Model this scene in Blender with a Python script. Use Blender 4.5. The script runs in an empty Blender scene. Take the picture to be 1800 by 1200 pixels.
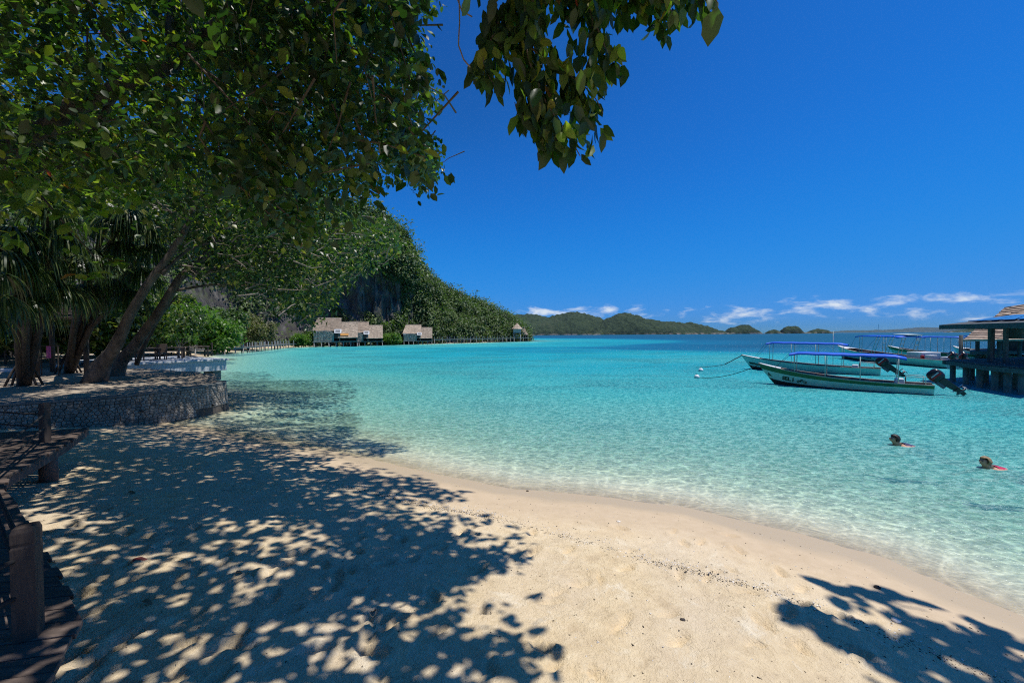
import bpy, bmesh, math, random
import numpy as np
from mathutils import Vector, Matrix, Quaternion
from mathutils import noise as mnoise

random.seed(7)
rng = np.random.default_rng(11)
scene = bpy.context.scene
COL = scene.collection

# ------------------------------------------------------------------ camera
F = 700.0                       # focal length in photograph pixels (1800 wide)
CAM = Vector((0, 0, 2.8))
PITCH = math.radians(-0.98)
ROLL = math.radians(-0.36)
cam_d = bpy.data.cameras.new('camera')
cam_d.sensor_width = 36.0
cam_d.lens = 36.0 * F / 1800.0
cam_d.clip_start = 0.05
cam_d.clip_end = 40000
cam = bpy.data.objects.new('camera', cam_d)
COL.objects.link(cam)
cam.location = CAM
RM = Matrix.Rotation(math.pi / 2 + PITCH, 3, 'X') @ Matrix.Rotation(ROLL, 3, 'Z')
cam.rotation_euler = RM.to_euler()
scene.camera = cam

# ------------------------------------------------------------------ sun and sky
SUN_EL = math.radians(71.5)
SUN_AZ = math.radians(4.0)      # degrees from +x towards -y
SUNV = Vector((math.cos(SUN_EL) * math.cos(SUN_AZ), -math.cos(SUN_EL) * math.sin(SUN_AZ), math.sin(SUN_EL)))
sun_d = bpy.data.lights.new('sun', 'SUN')
sun_d.energy = 5.0
sun_d.angle = math.radians(0.53)
sun_d.color = (1.0, 0.965, 0.91)
sun = bpy.data.objects.new('sun', sun_d)
COL.objects.link(sun)
sun.rotation_euler = (-SUNV).to_track_quat('-Z', 'Y').to_euler()
sun.location = (20, 0, 60)

world = bpy.data.worlds.new('World')
scene.world = world
world.use_nodes = True
wt = world.node_tree
wt.nodes.clear()

def N(t, typ, **kw):
    n = t.nodes.new(typ)
    for k, v in kw.items():
        if k.startswith('_'):
            setattr(n, k[1:], v)
    return n

def lk(t, a, b):
    t.links.new(a, b)

wo = N(wt, 'ShaderNodeOutputWorld')
bg = N(wt, 'ShaderNodeBackground')
bg.inputs['Strength'].default_value = 0.085
sky = N(wt, 'ShaderNodeTexSky')
sky.sky_type = 'NISHITA'
sky.sun_disc = False
sky.sun_elevation = SUN_EL
sky.sun_rotation = math.radians(90.0) + SUN_AZ
sky.air_density = 1.0
sky.dust_density = 0.45
sky.ozone_density = 3.0
# camera rendering of the sky: deep saturated tropical blue
sc1 = N(wt, 'ShaderNodeVectorMath', _operation='SCALE'); sc1.inputs['Scale'].default_value = 0.05
lk(wt, sky.outputs[0], sc1.inputs[0])
cv = N(wt, 'ShaderNodeRGBCurve')
for ch, pts in enumerate(([(0, 0), (.0535, .006), (.12, .011), (.245, .036), (.375, .07), (.5, .14), (1, .95)],
                          [(0, 0), (.0935, .056), (.125, .09), (.193, .138), (.3175, .175), (.375, .19), (.5, .24), (1, .97)],
                          [(0, 0), (.18, .235), (.2215, .345), (.2925, .435), (.332, .45), (.5, .5), (1, 1)])):
    c_ = cv.mapping.curves[ch]
    c_.points[0].location = pts[0]; c_.points[-1].location = pts[-1]
    for p_ in pts[1:-1]: c_.points.new(*p_)
cv.mapping.update()
lk(wt, sc1.outputs[0], cv.inputs['Color'])
hsv = N(wt, 'ShaderNodeVectorMath', _operation='SCALE'); hsv.inputs['Scale'].default_value = 20.0
lk(wt, cv.outputs[0], hsv.inputs[0])
# low fair-weather clouds in a belt above the horizon, all round
tc = N(wt, 'ShaderNodeTexCoord')
sep = N(wt, 'ShaderNodeSeparateXYZ')
lk(wt, tc.outputs['Generated'], sep.inputs[0])
mp = N(wt, 'ShaderNodeMapping')
mp.inputs['Scale'].default_value = (15.0, 15.0, 44.0)
mp.inputs['Location'].default_value = (3.3, 1.7, 0.35)
lk(wt, tc.outputs['Generated'], mp.inputs['Vector'])
cn = N(wt, 'ShaderNodeTexNoise')
cn.inputs['Scale'].default_value = 1.0
cn.inputs['Detail'].default_value = 9.0
cn.inputs['Roughness'].default_value = 0.58
cn.inputs['Distortion'].default_value = 0.25
lk(wt, mp.outputs[0], cn.inputs['Vector'])
band = N(wt, 'ShaderNodeValToRGB')
cr = band.color_ramp
cr.elements[0].position = 0.0;  cr.elements[0].color = (0.25, 0.25, 0.25, 1)
cr.elements[1].position = 0.13; cr.elements[1].color = (0, 0, 0, 1)
for p_, v_ in ((0.016, 0.55), (0.038, 1.0), (0.058, 0.95), (0.078, 0.35), (0.1, 0.1)):
    e_ = cr.elements.new(p_); e_.color = (v_, v_, v_, 1)
lk(wt, sep.outputs['Z'], band.inputs['Fac'])
cm = N(wt, 'ShaderNodeMath', _operation='MULTIPLY_ADD')
lk(wt, band.outputs['Color'], cm.inputs[0])
cm.inputs[1].default_value = 0.34
lk(wt, cn.outputs['Fac'], cm.inputs[2])
cs = N(wt, 'ShaderNodeMapRange', _interpolation_type='SMOOTHSTEP')
cs.inputs['From Min'].default_value = 0.77
cs.inputs['From Max'].default_value = 1.04
lk(wt, cm.outputs[0], cs.inputs['Value'])
cfac = N(wt, 'ShaderNodeMath', _operation='MULTIPLY')
lk(wt, cs.outputs[0], cfac.inputs[0])
cfac.inputs[1].default_value = 0.9
cmix = N(wt, 'ShaderNodeMix', _data_type='RGBA')
lk(wt, cfac.outputs[0], cmix.inputs['Factor'])
lk(wt, hsv.outputs[0], cmix.inputs['A'])
cmix.inputs['B'].default_value = (9.0, 9.8, 10.6, 1)
lk(wt, cmix.outputs['Result'], bg.inputs['Color'])
lk(wt, bg.outputs[0], wo.inputs['Surface'])

scene.view_settings.view_transform = 'Standard'
scene.view_settings.look = 'None'
scene.view_settings.exposure = 0.0
scene.view_settings.gamma = 1.0
scene.view_settings.use_curve_mapping = False
scene.cycles.use_denoising = False
scene.cycles.filter_width = 1.1
try:
    scene.cycles.denoiser = 'OPENIMAGEDENOISE'
except Exception:
    pass
scene.cycles.max_bounces = 8
scene.cycles.diffuse_bounces = 4
scene.cycles.use_adaptive_sampling = True
scene.cycles.adaptive_threshold = 0.012
scene.cycles.glossy_bounces = 3
scene.cycles.transmission_bounces = 4
scene.cycles.transparent_max_bounces = 8
scene.cycles.sample_clamp_indirect = 5.0
scene.cycles.sample_clamp_direct = 8.0
scene.cycles.caustics_reflective = False
scene.cycles.caustics_refractive = False

# ------------------------------------------------------------------ helpers
def ray(px, py):
    v = RM @ Vector(((px - 900) / F, (600 - py) / F, -1.0))
    return v / v.y
def at(px, py, Y):
    """world point seen at a photograph pixel at distance Y ahead"""
    return CAM + ray(px, py) * Y
def on(px, py, z):
    r = ray(px, py)
    return CAM + r * ((z - CAM.z) / r.z)
RMi = np.array(RM.inverted())
def proj(P):
    """N x 3 world points -> photograph pixels"""
    q = (np.asarray(P) - np.array(CAM)) @ RMi.T
    d = np.where(-q[:, 2] > 0.05, -q[:, 2], 0.05)
    return np.stack([900 + F * q[:, 0] / d, 600 - F * q[:, 1] / d], 1), -q[:, 2]

def in_poly(pts, poly):
    x, y = pts[:, 0], pts[:, 1]
    res = np.zeros(len(x), bool)
    n = len(poly)
    for i in range(n):
        x1, y1 = poly[i]; x2, y2 = poly[(i + 1) % n]
        if y1 == y2: continue
        c = ((y1 > y) != (y2 > y)) & (x < (x2 - x1) * (y - y1) / (y2 - y1) + x1)
        res ^= c
    return res
def seg_dist(pts, poly, closed=True):
    d = np.full(len(pts), 1e9)
    n = len(poly)
    for i in range(n if closed else n - 1):
        a = np.array(poly[i], float); b = np.array(poly[(i + 1) % n], float)
        ab = b - a; L2 = max((ab ** 2).sum(), 1e-12)
        t = np.clip(((pts - a) @ ab) / L2, 0, 1)
        d = np.minimum(d, np.linalg.norm(pts - (a + t[:, None] * ab), axis=1))
    return d

# value noise on numpy arrays
_perm = rng.random((256, 256)).astype(np.float64)
def vnoise(x, y):
    xi = np.floor(x).astype(int); yi = np.floor(y).astype(int)
    fx = x - xi; fy = y - yi
    fx = fx * fx * (3 - 2 * fx); fy = fy * fy * (3 - 2 * fy)
    a = _perm[xi & 255, yi & 255]; b = _perm[(xi + 1) & 255, yi & 255]
    c = _perm[xi & 255, (yi + 1) & 255]; d = _perm[(xi + 1) & 255, (yi + 1) & 255]
    return (a * (1 - fx) + b * fx) * (1 - fy) + (c * (1 - fx) + d * fx) * fy
def fbm(x, y, o=4, g=0.5):
    s = 0; a = 1; t = 0
    for i in range(o):
        s = s + a * vnoise(x * 2 ** i + 17.3 * i, y * 2 ** i + 9.1 * i); t += a; a *= g
    return s / t

def props(o, label=None, cat=None, group=None, kind=None):
    if label: o['label'] = label
    if cat: o['category'] = cat
    if group: o['group'] = group
    if kind: o['kind'] = kind
    return o
def empty(name, loc=(0, 0, 0), rz=0.0, label=None, cat=None, group=None):
    o = bpy.data.objects.new(name, None)
    o.empty_display_size = 0.2
    COL.objects.link(o)
    o.location = loc
    o.rotation_euler = (0, 0, rz)
    return props(o, label, cat, group)
def link(name, me, mat=None, parent=None, smooth=False):
    o = bpy.data.objects.new(name, me)
    COL.objects.link(o)
    if mat is not None and not me.materials:
        me.materials.append(mat)
    if parent is not None:
        o.parent = parent
    if smooth:
        me.shade_smooth()
    return o
def copy_tree(o, parent=None):
    c = o.copy(); COL.objects.link(c)
    c.parent = parent
    for ch in list(o.children):
        copy_tree(ch, c)
    return c
def fast_mesh(name, V, tris=None, quads=None):
    """mesh from numpy arrays"""
    me = bpy.data.meshes.new(name)
    V = np.asarray(V, np.float32)
    nt = 0 if tris is None else len(tris)
    nq = 0 if quads is None else len(quads)
    loops = []
    if nt: loops.append(np.asarray(tris, np.int32).ravel())
    if nq: loops.append(np.asarray(quads, np.int32).ravel())
    lv = np.concatenate(loops)
    me.vertices.add(len(V)); me.vertices.foreach_set('co', V.ravel())
    me.loops.add(len(lv)); me.loops.foreach_set('vertex_index', lv)
    me.polygons.add(nt + nq)
    st = np.concatenate([np.arange(nt) * 3, nt * 3 + np.arange(nq) * 4]).astype(np.int32)
    me.polygons.foreach_set('loop_start', st)
    me.update(calc_edges=True)
    return me

class MB:
    """collects simple shapes into one mesh"""
    def __init__(s): s.v = []; s.f = []
    def add(s, vs, fs):
        b = len(s.v)
        s.v += [tuple(v) for v in vs]; s.f += [tuple(i + b for i in f) for f in fs]
        return s
    def box(s, x0, x1, y0, y1, z0, z1):
        return s.add([(x0,y0,z0),(x1,y0,z0),(x1,y1,z0),(x0,y1,z0),(x0,y0,z1),(x1,y0,z1),(x1,y1,z1),(x0,y1,z1)],
                     [(0,3,2,1),(4,5,6,7),(0,1,5,4),(1,2,6,5),(2,3,7,6),(3,0,4,7)])
    def hexa(s, p):
        """box from 8 points: bottom 4 then top 4"""
        return s.add(p, [(0,3,2,1),(4,5,6,7),(0,1,5,4),(1,2,6,5),(2,3,7,6),(3,0,4,7)])
    def beam(s, a, b, w, h=None, up=(0, 0, 1)):
        h = w if h is None else h
        a = Vector(a); b = Vector(b); d = (b - a).normalized()
        u = Vector(up)
        if abs(d.dot(u)) > 0.97: u = Vector((1, 0, 0))
        r = d.cross(u).normalized(); u = r.cross(d)
        P = []
        for c in (a, b):
            for sx, sy in ((-1,-1),(1,-1),(1,1),(-1,1)):
                P.append(c + r * (sx * w / 2) + u * (sy * h / 2))
        return s.add(P, [(0,3,2,1),(4,5,6,7),(0,1,5,4),(1,2,6,5),(2,3,7,6),(3,0,4,7)])
    def tube(s, pts, rad, n=8, cap=True, wob=0.0):
        pts = [Vector(p) for p in pts]
        m = len(pts)
        if not hasattr(rad, '__len__'): rad = [rad] * m
        d0 = (pts[1] - pts[0]).normalized()
        u = Vector((0, 0, 1)) if abs(d0.z) < 0.9 else Vector((1, 0, 0))
        r = d0.cross(u).normalized()
        V = []
        for i in range(m):
            d = (pts[min(i + 1, m - 1)] - pts[max(i - 1, 0)]).normalized()
            r = (r - d * r.dot(d)).normalized()
            q = d.cross(r)
            for k in range(n):
                a = 2 * math.pi * k / n
                rr = rad[i] * (1 + (random.random() - .5) * 2 * wob)
                V.append(pts[i] + (r * math.cos(a) + q * math.sin(a)) * rr)
        Fc = []
        for i in range(m - 1):
            for k in range(n):
                k2 = (k + 1) % n
                Fc.append((i*n+k, i*n+k2, (i+1)*n+k2, (i+1)*n+k))
        if cap:
            Fc.append(tuple(range(n - 1, -1, -1))); Fc.append(tuple((m-1)*n + k for k in range(n)))
        return s.add(V, Fc)
    def lathe(s, prof, c=(0, 0, 0), n=16, axis=None):
        """profile of (r, z) turned round z through c"""
        V = []; Fc = []
        for r, z in prof:
            for k in range(n):
                a = 2 * math.pi * k / n
                V.append((c[0] + r * math.cos(a), c[1] + r * math.sin(a), c[2] + z))
        m = len(prof)
        for i in range(m - 1):
            for k in range(n):
                k2 = (k + 1) % n
                Fc.append((i*n+k, i*n+k2, (i+1)*n+k2, (i+1)*n+k))
        Fc.append(tuple(range(n - 1, -1, -1))); Fc.append(tuple((m-1)*n + k for k in range(n)))
        return s.add(V, Fc)
    def ico(s, c, r, sub=2, scale=(1, 1, 1), nz=0.0, seed=0):
        bm = bmesh.new()
        bmesh.ops.create_icosphere(bm, subdivisions=sub, radius=1.0)
        V = []
        for v in bm.verts:
            k = 1 + nz * (mnoise.noise(v.co * 1.7 + Vector((seed, seed * .7, 0))))
            V.append((c[0] + v.co.x * r * scale[0] * k, c[1] + v.co.y * r * scale[1] * k, c[2] + v.co.z * r * scale[2] * k))
        bm.verts.index_update()
        Fc = [tuple(v.index for v in f.verts) for f in bm.faces]
        bm.free()
        return s.add(V, Fc)
    def build(s, name, mat, parent=None, smooth=False, bevel=0.0):
        me = bpy.data.meshes.new(name)
        me.from_pydata([tuple(v) for v in s.v], [], s.f)
        me.update()
        if bevel > 0:
            bm = bmesh.new(); bm.from_mesh(me)
            bmesh.ops.bevel(bm, geom=list(bm.edges), offset=bevel, segments=1, affect='EDGES', clamp_overlap=True)
            bm.to_mesh(me); bm.free()
        return link(name, me, mat, parent, smooth)

# ------------------------------------------------------------------ materials
MATS = {}
def mat_new(name):
    m = bpy.data.materials.new(name); m.use_nodes = True
    t = m.node_tree; t.nodes.clear()
    o = N(t, 'ShaderNodeOutputMaterial')
    MATS[name] = m
    return m, t, o
def ramp(t, fac, stops):
    r = N(t, 'ShaderNodeValToRGB')
    el = r.color_ramp.elements
    while len(el) > 1: el.remove(el[-1])
    el[0].position = stops[0][0]; el[0].color = (*stops[0][1], 1)
    for p, c in stops[1:]:
        e = el.new(p); e.color = (*c, 1)
    lk(t, fac, r.inputs['Fac'])
    return r.outputs['Color']
def tnoise(t, vec, scale, detail=4, rough=0.55, dist=0.0):
    n = N(t, 'ShaderNodeTexNoise')
    n.inputs['Scale'].default_value = scale
    n.inputs['Detail'].default_value = detail
    n.inputs['Roughness'].default_value = rough
    n.inputs['Distortion'].default_value = dist
    if vec is not None: lk(t, vec, n.inputs['Vector'])
    return n.outputs['Fac']
def mapping(t, vec, scale=(1, 1, 1), rot=(0, 0, 0), loc=(0, 0, 0)):
    m = N(t, 'ShaderNodeMapping')
    m.inputs['Scale'].default_value = scale; m.inputs['Rotation'].default_value = rot; m.inputs['Location'].default_value = loc
    lk(t, vec, m.inputs['Vector'])
    return m.outputs[0]
def mixc(t, fac, a, b, blend='MIX'):
    m = N(t, 'ShaderNodeMix', _data_type='RGBA', _blend_type=blend)
    for k, v in (('Factor', fac), ('A', a), ('B', b)):
        i = [x for x in m.inputs if x.name == k and (x.type == ('VALUE' if k == 'Factor' else 'RGBA'))][0]
        if hasattr(v, 'links') or hasattr(v, 'is_linked'): lk(t, v, i)
        elif isinstance(v, (int, float)): i.default_value = v
        else: i.default_value = (*v, 1)
    return [x for x in m.outputs if x.type == 'RGBA'][0]
def math_(t, op, a, b=None, c=None, clamp=False):
    m = N(t, 'ShaderNodeMath', _operation=op); m.use_clamp = clamp
    for i, v in enumerate((a, b, c)):
        if v is None: continue
        if isinstance(v, (int, float)): m.inputs[i].default_value = v
        else: lk(t, v, m.inputs[i])
    return m.outputs[0]
def maprange(t, v, a, b, c=0.0, d=1.0, smooth=False):
    m = N(t, 'ShaderNodeMapRange')
    if smooth: m.interpolation_type = 'SMOOTHSTEP'
    lk(t, v, m.inputs['Value'])
    for k, x in (('From Min', a), ('From Max', b), ('To Min', c), ('To Max', d)):
        m.inputs[k].default_value = x
    return m.outputs[0]
def bump(t, h, strength=0.3, dist=0.02, normal=None):
    b = N(t, 'ShaderNodeBump')
    b.inputs['Strength'].default_value = strength; b.inputs['Distance'].default_value = dist
    lk(t, h, b.inputs['Height'])
    if normal is not None: lk(t, normal, b.inputs['Normal'])
    return b.outputs[0]
def principled(t, o, color, rough=0.8, normal=None, spec=0.3, metal=0.0):
    p = N(t, 'ShaderNodeBsdfPrincipled')
    if hasattr(color, 'is_linked'): lk(t, color, p.inputs['Base Color'])
    else: p.inputs['Base Color'].default_value = (*color, 1)
    if hasattr(rough, 'is_linked'): lk(t, rough, p.inputs['Roughness'])
    else: p.inputs['Roughness'].default_value = rough
    p.inputs['Specular IOR Level'].default_value = spec
    p.inputs['Metallic'].default_value = metal
    if normal is not None: lk(t, normal, p.inputs['Normal'])
    lk(t, p.outputs[0], o.inputs['Surface'])
    return p
def simple(name, c1, c2=None, scale=6.0, rough=0.8, bumps=0.25, bscale=30.0, stretch=(1, 1, 1), spec=0.3, metal=0.0, bdist=0.01, island=0.0, detail=6):
    """noise-mottled material with a fine relief"""
    m, t, o = mat_new(name)
    tc = N(t, 'ShaderNodeTexCoord')
    v = mapping(t, tc.outputs['Object'], stretch)
    c2 = c2 or tuple(x * 0.72 for x in c1)
    f = tnoise(t, v, scale, detail, 0.65)
    col = ramp(t, f, [(0.3, c2), (0.68, c1)])
    if island:
        g = N(t, 'ShaderNodeNewGeometry')
        k = maprange(t, g.outputs['Random Per Island'], 0, 1, 1 - island, 1 + island)
        oi = N(t, 'ShaderNodeObjectInfo')
        k2 = maprange(t, oi.outputs['Random'], 0, 1, 1 - island, 1 + island)
        kk = math_(t, 'MULTIPLY', k, k2)
        cmb = N(t, 'ShaderNodeCombineColor')
        for i in range(3): lk(t, kk, cmb.inputs[i])
        col = mixc(t, 1.0, col, cmb.outputs[0], 'MULTIPLY')
    nb = tnoise(t, v, bscale, 5, 0.6)
    principled(t, o, col, rough, bump(t, nb, bumps, bdist), spec, metal)
    return m
def leaf_mat(name, stops, trans=0.45, gloss=0.35, tgain=(1.25, 1.75, 0.45), patch=0.0):
    """leaf: diffuse + light through the blade + a waxy sheen; every leaf its own tint"""
    m, t, o = mat_new(name)
    g = N(t, 'ShaderNodeNewGeometry')
    oi = N(t, 'ShaderNodeObjectInfo')
    r = math_(t, 'FRACT', math_(t, 'ADD', g.outputs['Random Per Island'], oi.outputs['Random']))
    if patch:      # whole crowns differ, not only leaves
        tcp = N(t, 'ShaderNodeTexCoord')
        pn = tnoise(t, tcp.outputs['Object'], patch, 2, 0.5)
        r = math_(t, 'ADD', math_(t, 'MULTIPLY', r, 0.45), math_(t, 'MULTIPLY', maprange(t, pn, 0.3, 0.7), 0.55))
    col = ramp(t, r, stops)
    p = N(t, 'ShaderNodeBsdfPrincipled')
    lk(t, col, p.inputs['Base Color'])
    p.inputs['Roughness'].default_value = gloss
    p.inputs['Specular IOR Level'].default_value = 0.45
    tr = N(t, 'ShaderNodeBsdfTranslucent')
    lk(t, mixc(t, 1.0, col, tgain, 'MULTIPLY'), tr.inputs['Color'])
    mx = N(t, 'ShaderNodeMixShader')
    mx.inputs[0].default_value = trans
    lk(t, p.outputs[0], mx.inputs[1]); lk(t, tr.outputs[0], mx.inputs[2])
    lk(t, mx.outputs[0], o.inputs['Surface'])
    return m
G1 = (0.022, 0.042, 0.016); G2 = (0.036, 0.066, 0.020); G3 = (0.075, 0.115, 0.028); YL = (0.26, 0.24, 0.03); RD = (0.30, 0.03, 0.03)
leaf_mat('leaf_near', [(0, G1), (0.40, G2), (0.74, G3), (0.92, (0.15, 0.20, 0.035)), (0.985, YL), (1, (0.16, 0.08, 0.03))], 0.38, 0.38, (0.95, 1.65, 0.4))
leaf_mat('leaf_sunlit', [(0, (0.045, 0.085, 0.022)), (0.35, (0.12, 0.175, 0.035)), (0.75, (0.23, 0.27, 0.045)), (0.93, (0.34, 0.33, 0.06)), (0.985, YL), (1, RD)], 0.55, 0.40)  # lit copy of the near leaves: sunlight put into a brighter colour
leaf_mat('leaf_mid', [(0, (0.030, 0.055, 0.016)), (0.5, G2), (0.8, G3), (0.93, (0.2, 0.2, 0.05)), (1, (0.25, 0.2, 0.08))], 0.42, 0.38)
leaf_mat('leaf_hill', [(0.1, (0.028, 0.05, 0.02)), (0.5, (0.075, 0.12, 0.035)), (0.8, (0.15, 0.20, 0.06)), (1, (0.25, 0.26, 0.11))], 0.3, 0.55, patch=0.28)
leaf_mat('leaf_dry', [(0, (0.09, 0.10, 0.04)), (0.6, (0.14, 0.14, 0.06)), (1, (0.2, 0.17, 0.09))], 0.3, 0.6)
leaf_mat('leaf_light', [(0, (0.05, 0.10, 0.02)), (0.5, (0.09, 0.17, 0.03)), (1, (0.16, 0.24, 0.05))], 0.4, 0.45)
leaf_mat('leaf_strap', [(0, (0.022, 0.045, 0.018)), (0.6, (0.045, 0.075, 0.024)), (1, (0.13, 0.15, 0.05))], 0.35, 0.33)
leaf_mat('leaf_slope', [(0, (0.06, 0.10, 0.03)), (0.6, (0.11, 0.16, 0.05)), (1, (0.18, 0.21, 0.08))], 0.3, 0.5)
leaf_mat('leaf_fallen', [(0, (0.16, 0.02, 0.02)), (1, (0.22, 0.035, 0.03))], 0.1, 0.5)
leaf_mat('leaf_brown', [(0, (0.10, 0.06, 0.03)), (1, (0.18, 0.11, 0.05))], 0.1, 0.6)
simple('bark', (0.17, 0.14, 0.115), (0.03, 0.026, 0.023), 3.4, 0.9, 0.9, 14, (1, 1, 0.35), bdist=0.03)
simple('bark_dark', (0.10, 0.08, 0.065), (0.035, 0.03, 0.026), 5, 0.9, 0.9, 14, (1, 1, 0.35), bdist=0.03)
simple('twig', (0.13, 0.10, 0.075), None, 9, 0.9, 0.3)
simple('twig_grey', (0.34, 0.29, 0.25), (0.2, 0.16, 0.13), 4, 0.9, 0.3)
simple('deck_wood', (0.13, 0.095, 0.075), (0.05, 0.038, 0.032), 3.0, 0.75, 0.6, 18, (1, 9, 9), island=0.22, bdist=0.006)
simple('post_wood', (0.09, 0.065, 0.05), (0.036, 0.027, 0.024), 3.0, 0.8, 0.5, 16, (8, 8, 1), bdist=0.005)
simple('pile_wood', (0.21, 0.13, 0.10), (0.10, 0.065, 0.055), 4.0, 0.85, 0.5, 12)
simple('grey_wood', (0.30, 0.28, 0.25), (0.14, 0.13, 0.12), 2.5, 0.85, 0.4, 14, (1, 5, 5), island=0.15)
simple('jetty_wood', (0.105, 0.115, 0.115), (0.045, 0.05, 0.052), 2.5, 0.8, 0.4, 12, (1, 3, 3), island=0.15)
simple('rail_white', (0.50, 0.48, 0.45), (0.3, 0.28, 0.26), 3, 0.8, 0.2)
simple('rope', (0.035, 0.033, 0.033), None, 30, 0.8, 0.5, 80)
simple('thatch', (0.50, 0.39, 0.29), (0.20, 0.145, 0.105), 3.2, 0.95, 0.8, 20, (1, 1, 3.5), island=0.25, bdist=0.03)
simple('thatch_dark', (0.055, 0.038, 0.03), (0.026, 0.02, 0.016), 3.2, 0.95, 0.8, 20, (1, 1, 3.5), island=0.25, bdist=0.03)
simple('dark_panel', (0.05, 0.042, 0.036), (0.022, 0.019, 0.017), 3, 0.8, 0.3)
simple('white_paint', (0.64, 0.66, 0.67), (0.44, 0.46, 0.48), 1.4, 0.55, 0.1, 20, (1, 1, 0.5))
simple('concrete', (0.20, 0.21, 0.20), (0.10, 0.105, 0.10), 2.2, 0.9, 0.4, 20)
simple('hull_white', (0.62, 0.70, 0.64), (0.44, 0.53, 0.47), 1.6, 0.32, 0.05, 12, (1, 1, 2), spec=0.5)
simple('hull_green', (0.025, 0.14, 0.035), (0.015, 0.085, 0.025), 2, 0.3, 0.03, spec=0.5)
simple('hull_maroon', (0.055, 0.02, 0.022), (0.03, 0.013, 0.016), 3, 0.6, 0.2)
simple('gunwale', (0.52, 0.42, 0.34), (0.36, 0.28, 0.22), 3, 0.7, 0.2)
simple('boat_floor', (0.20, 0.17, 0.15), (0.10, 0.085, 0.075), 3, 0.8, 0.3)
simple('tarp_blue', (0.012, 0.115, 0.62), (0.008, 0.08, 0.46), 2.5, 0.55, 0.25, 5, bdist=0.03)
simple('tarp_navy', (0.02, 0.045, 0.12), None, 2.5, 0.6, 0.25, 5)
simple('metal_grey', (0.35, 0.36, 0.37), None, 4, 0.4, 0.05, metal=0.5)
simple('pole_pale', (0.52, 0.58, 0.5), (0.4, 0.45, 0.4), 4, 0.5, 0.05)
simple('engine_black', (0.018, 0.019, 0.022), (0.012, 0.012, 0.014), 4, 0.28, 0.03, spec=0.5)
simple('engine_grey', (0.10, 0.11, 0.12), None, 4, 0.4, 0.1, spec=0.5)
simple('red_paint', (0.5, 0.02, 0.02), (0.38, 0.015, 0.015), 4, 0.4, 0.05)
simple('letter_dark', (0.02, 0.05, 0.03), (0.015, 0.035, 0.02), 4, 0.6, 0.05)
simple('letter_pale', (0.55, 0.56, 0.56), None, 4, 0.5, 0.05)
simple('orange_cloth', (0.55, 0.27, 0.07), (0.42, 0.18, 0.05), 3, 0.8, 0.3)
simple('pink_cloth', (0.55, 0.15, 0.35), (0.4, 0.08, 0.22), 3, 0.8, 0.3)
simple('buoy_white', (0.8, 0.8, 0.78), (0.62, 0.62, 0.6), 3, 0.5, 0.05)
simple('skin', (0.50, 0.29, 0.20), (0.42, 0.23, 0.155), 6, 0.5, 0.1)
simple('hair_dark', (0.035, 0.025, 0.02), (0.018, 0.013, 0.011), 12, 0.45, 0.6, 40, (1, 1, 5))
simple('hair_blond', (0.36, 0.24, 0.12), (0.17, 0.10, 0.05), 12, 0.5, 0.6, 40, (1, 1, 5))
simple('suit_red', (0.50, 0.015, 0.08), (0.35, 0.01, 0.05), 4, 0.6, 0.1)
simple('suit_dark', (0.05, 0.035, 0.10), None, 4, 0.6, 0.1)
simple('solar_panel', (0.05, 0.13, 0.32), (0.035, 0.09, 0.25), 2, 0.12, 0.0, spec=0.8)
simple('window_dark', (0.02, 0.026, 0.028), None, 2, 0.15, 0.0, spec=0.6)
simple('woven', (0.22, 0.15, 0.09), (0.10, 0.065, 0.04), 18, 0.9, 0.7, 40)
simple('shell', (0.68, 0.64, 0.58), (0.5, 0.45, 0.4), 8, 0.7, 0.2, island=0.2)
simple('debris', (0.055, 0.045, 0.04), (0.03, 0.025, 0.022), 8, 0.9, 0.3, island=0.4)
simple('beach_stone', (0.30, 0.27, 0.24), (0.12, 0.11, 0.10), 8, 0.9, 0.3, island=0.3)
simple('wall_stone', (0.29, 0.262, 0.22), (0.14, 0.123, 0.105), 6, 0.9, 0.6, 22, island=0.28, bdist=0.015)
simple('mortar', (0.14, 0.122, 0.10), (0.07, 0.06, 0.05), 3.0, 0.95, 0.6, 18, bdist=0.02)
simple('pebble_wall', (0.42, 0.40, 0.34), (0.16, 0.15, 0.13), 7.0, 0.9, 0.8, 8, bdist=0.05, detail=3)

# ================================================================== THE SETTING
# outline of the land (metres; the water lies to the right of and beyond it)
COAST = [(5.0,3.9),(4.85,4.24),(4.61,4.89),(3.94,5.55),(2.76,6.4),(1.4,6.85),(0,7.2),(-1.73,8.07),(-3.25,9.0),(-4.76,9.8),
         (-7.2,11.0),(-9.2,12.0),(-11.2,12.8),(-11.2,15.4),(-14.4,19.6),(-18.5,21.6),(-22,23.2),(-25,28),(-34,42),(-48,63),(-58,90),(-55,111),(-41,117),
         (-31,126),(-25,132),(-12,146),(2,164),(8,172),(7,186),(-20,260),(-200,400),(-9000,900),(-9000,-9000),(9000,-9000),
         (9000,-600),(90,-40),(24,-14),(10,-5),(6.0,0.0),(5.3,2.2)]
def shore(P):
    """signed distance to the shoreline, positive on land"""
    d = seg_dist(P, COAST)
    return np.where(in_poly(P, COAST), d, -d)
def profile(d, x, y):
    land = np.where(d < 0.9, 0.135 * d, 0.1215 + 0.10 * (d - 0.9))
    land = np.where(d > 5.5, 0.58 + 0.05 * (d - 5.5), land)
    land = np.minimum(land, 0.86)
    e = -d
    sea = -np.interp(e, [0, 1, 3, 6, 12, 25, 45, 57, 66, 80, 130, 260, 900, 9000], [0, .12, .42, .80, 1.3, 1.8, 2.15, 2.5, 4.6, 5.6, 9, 16, 30, 60])
    return np.where(d > 0, land, sea)

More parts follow.
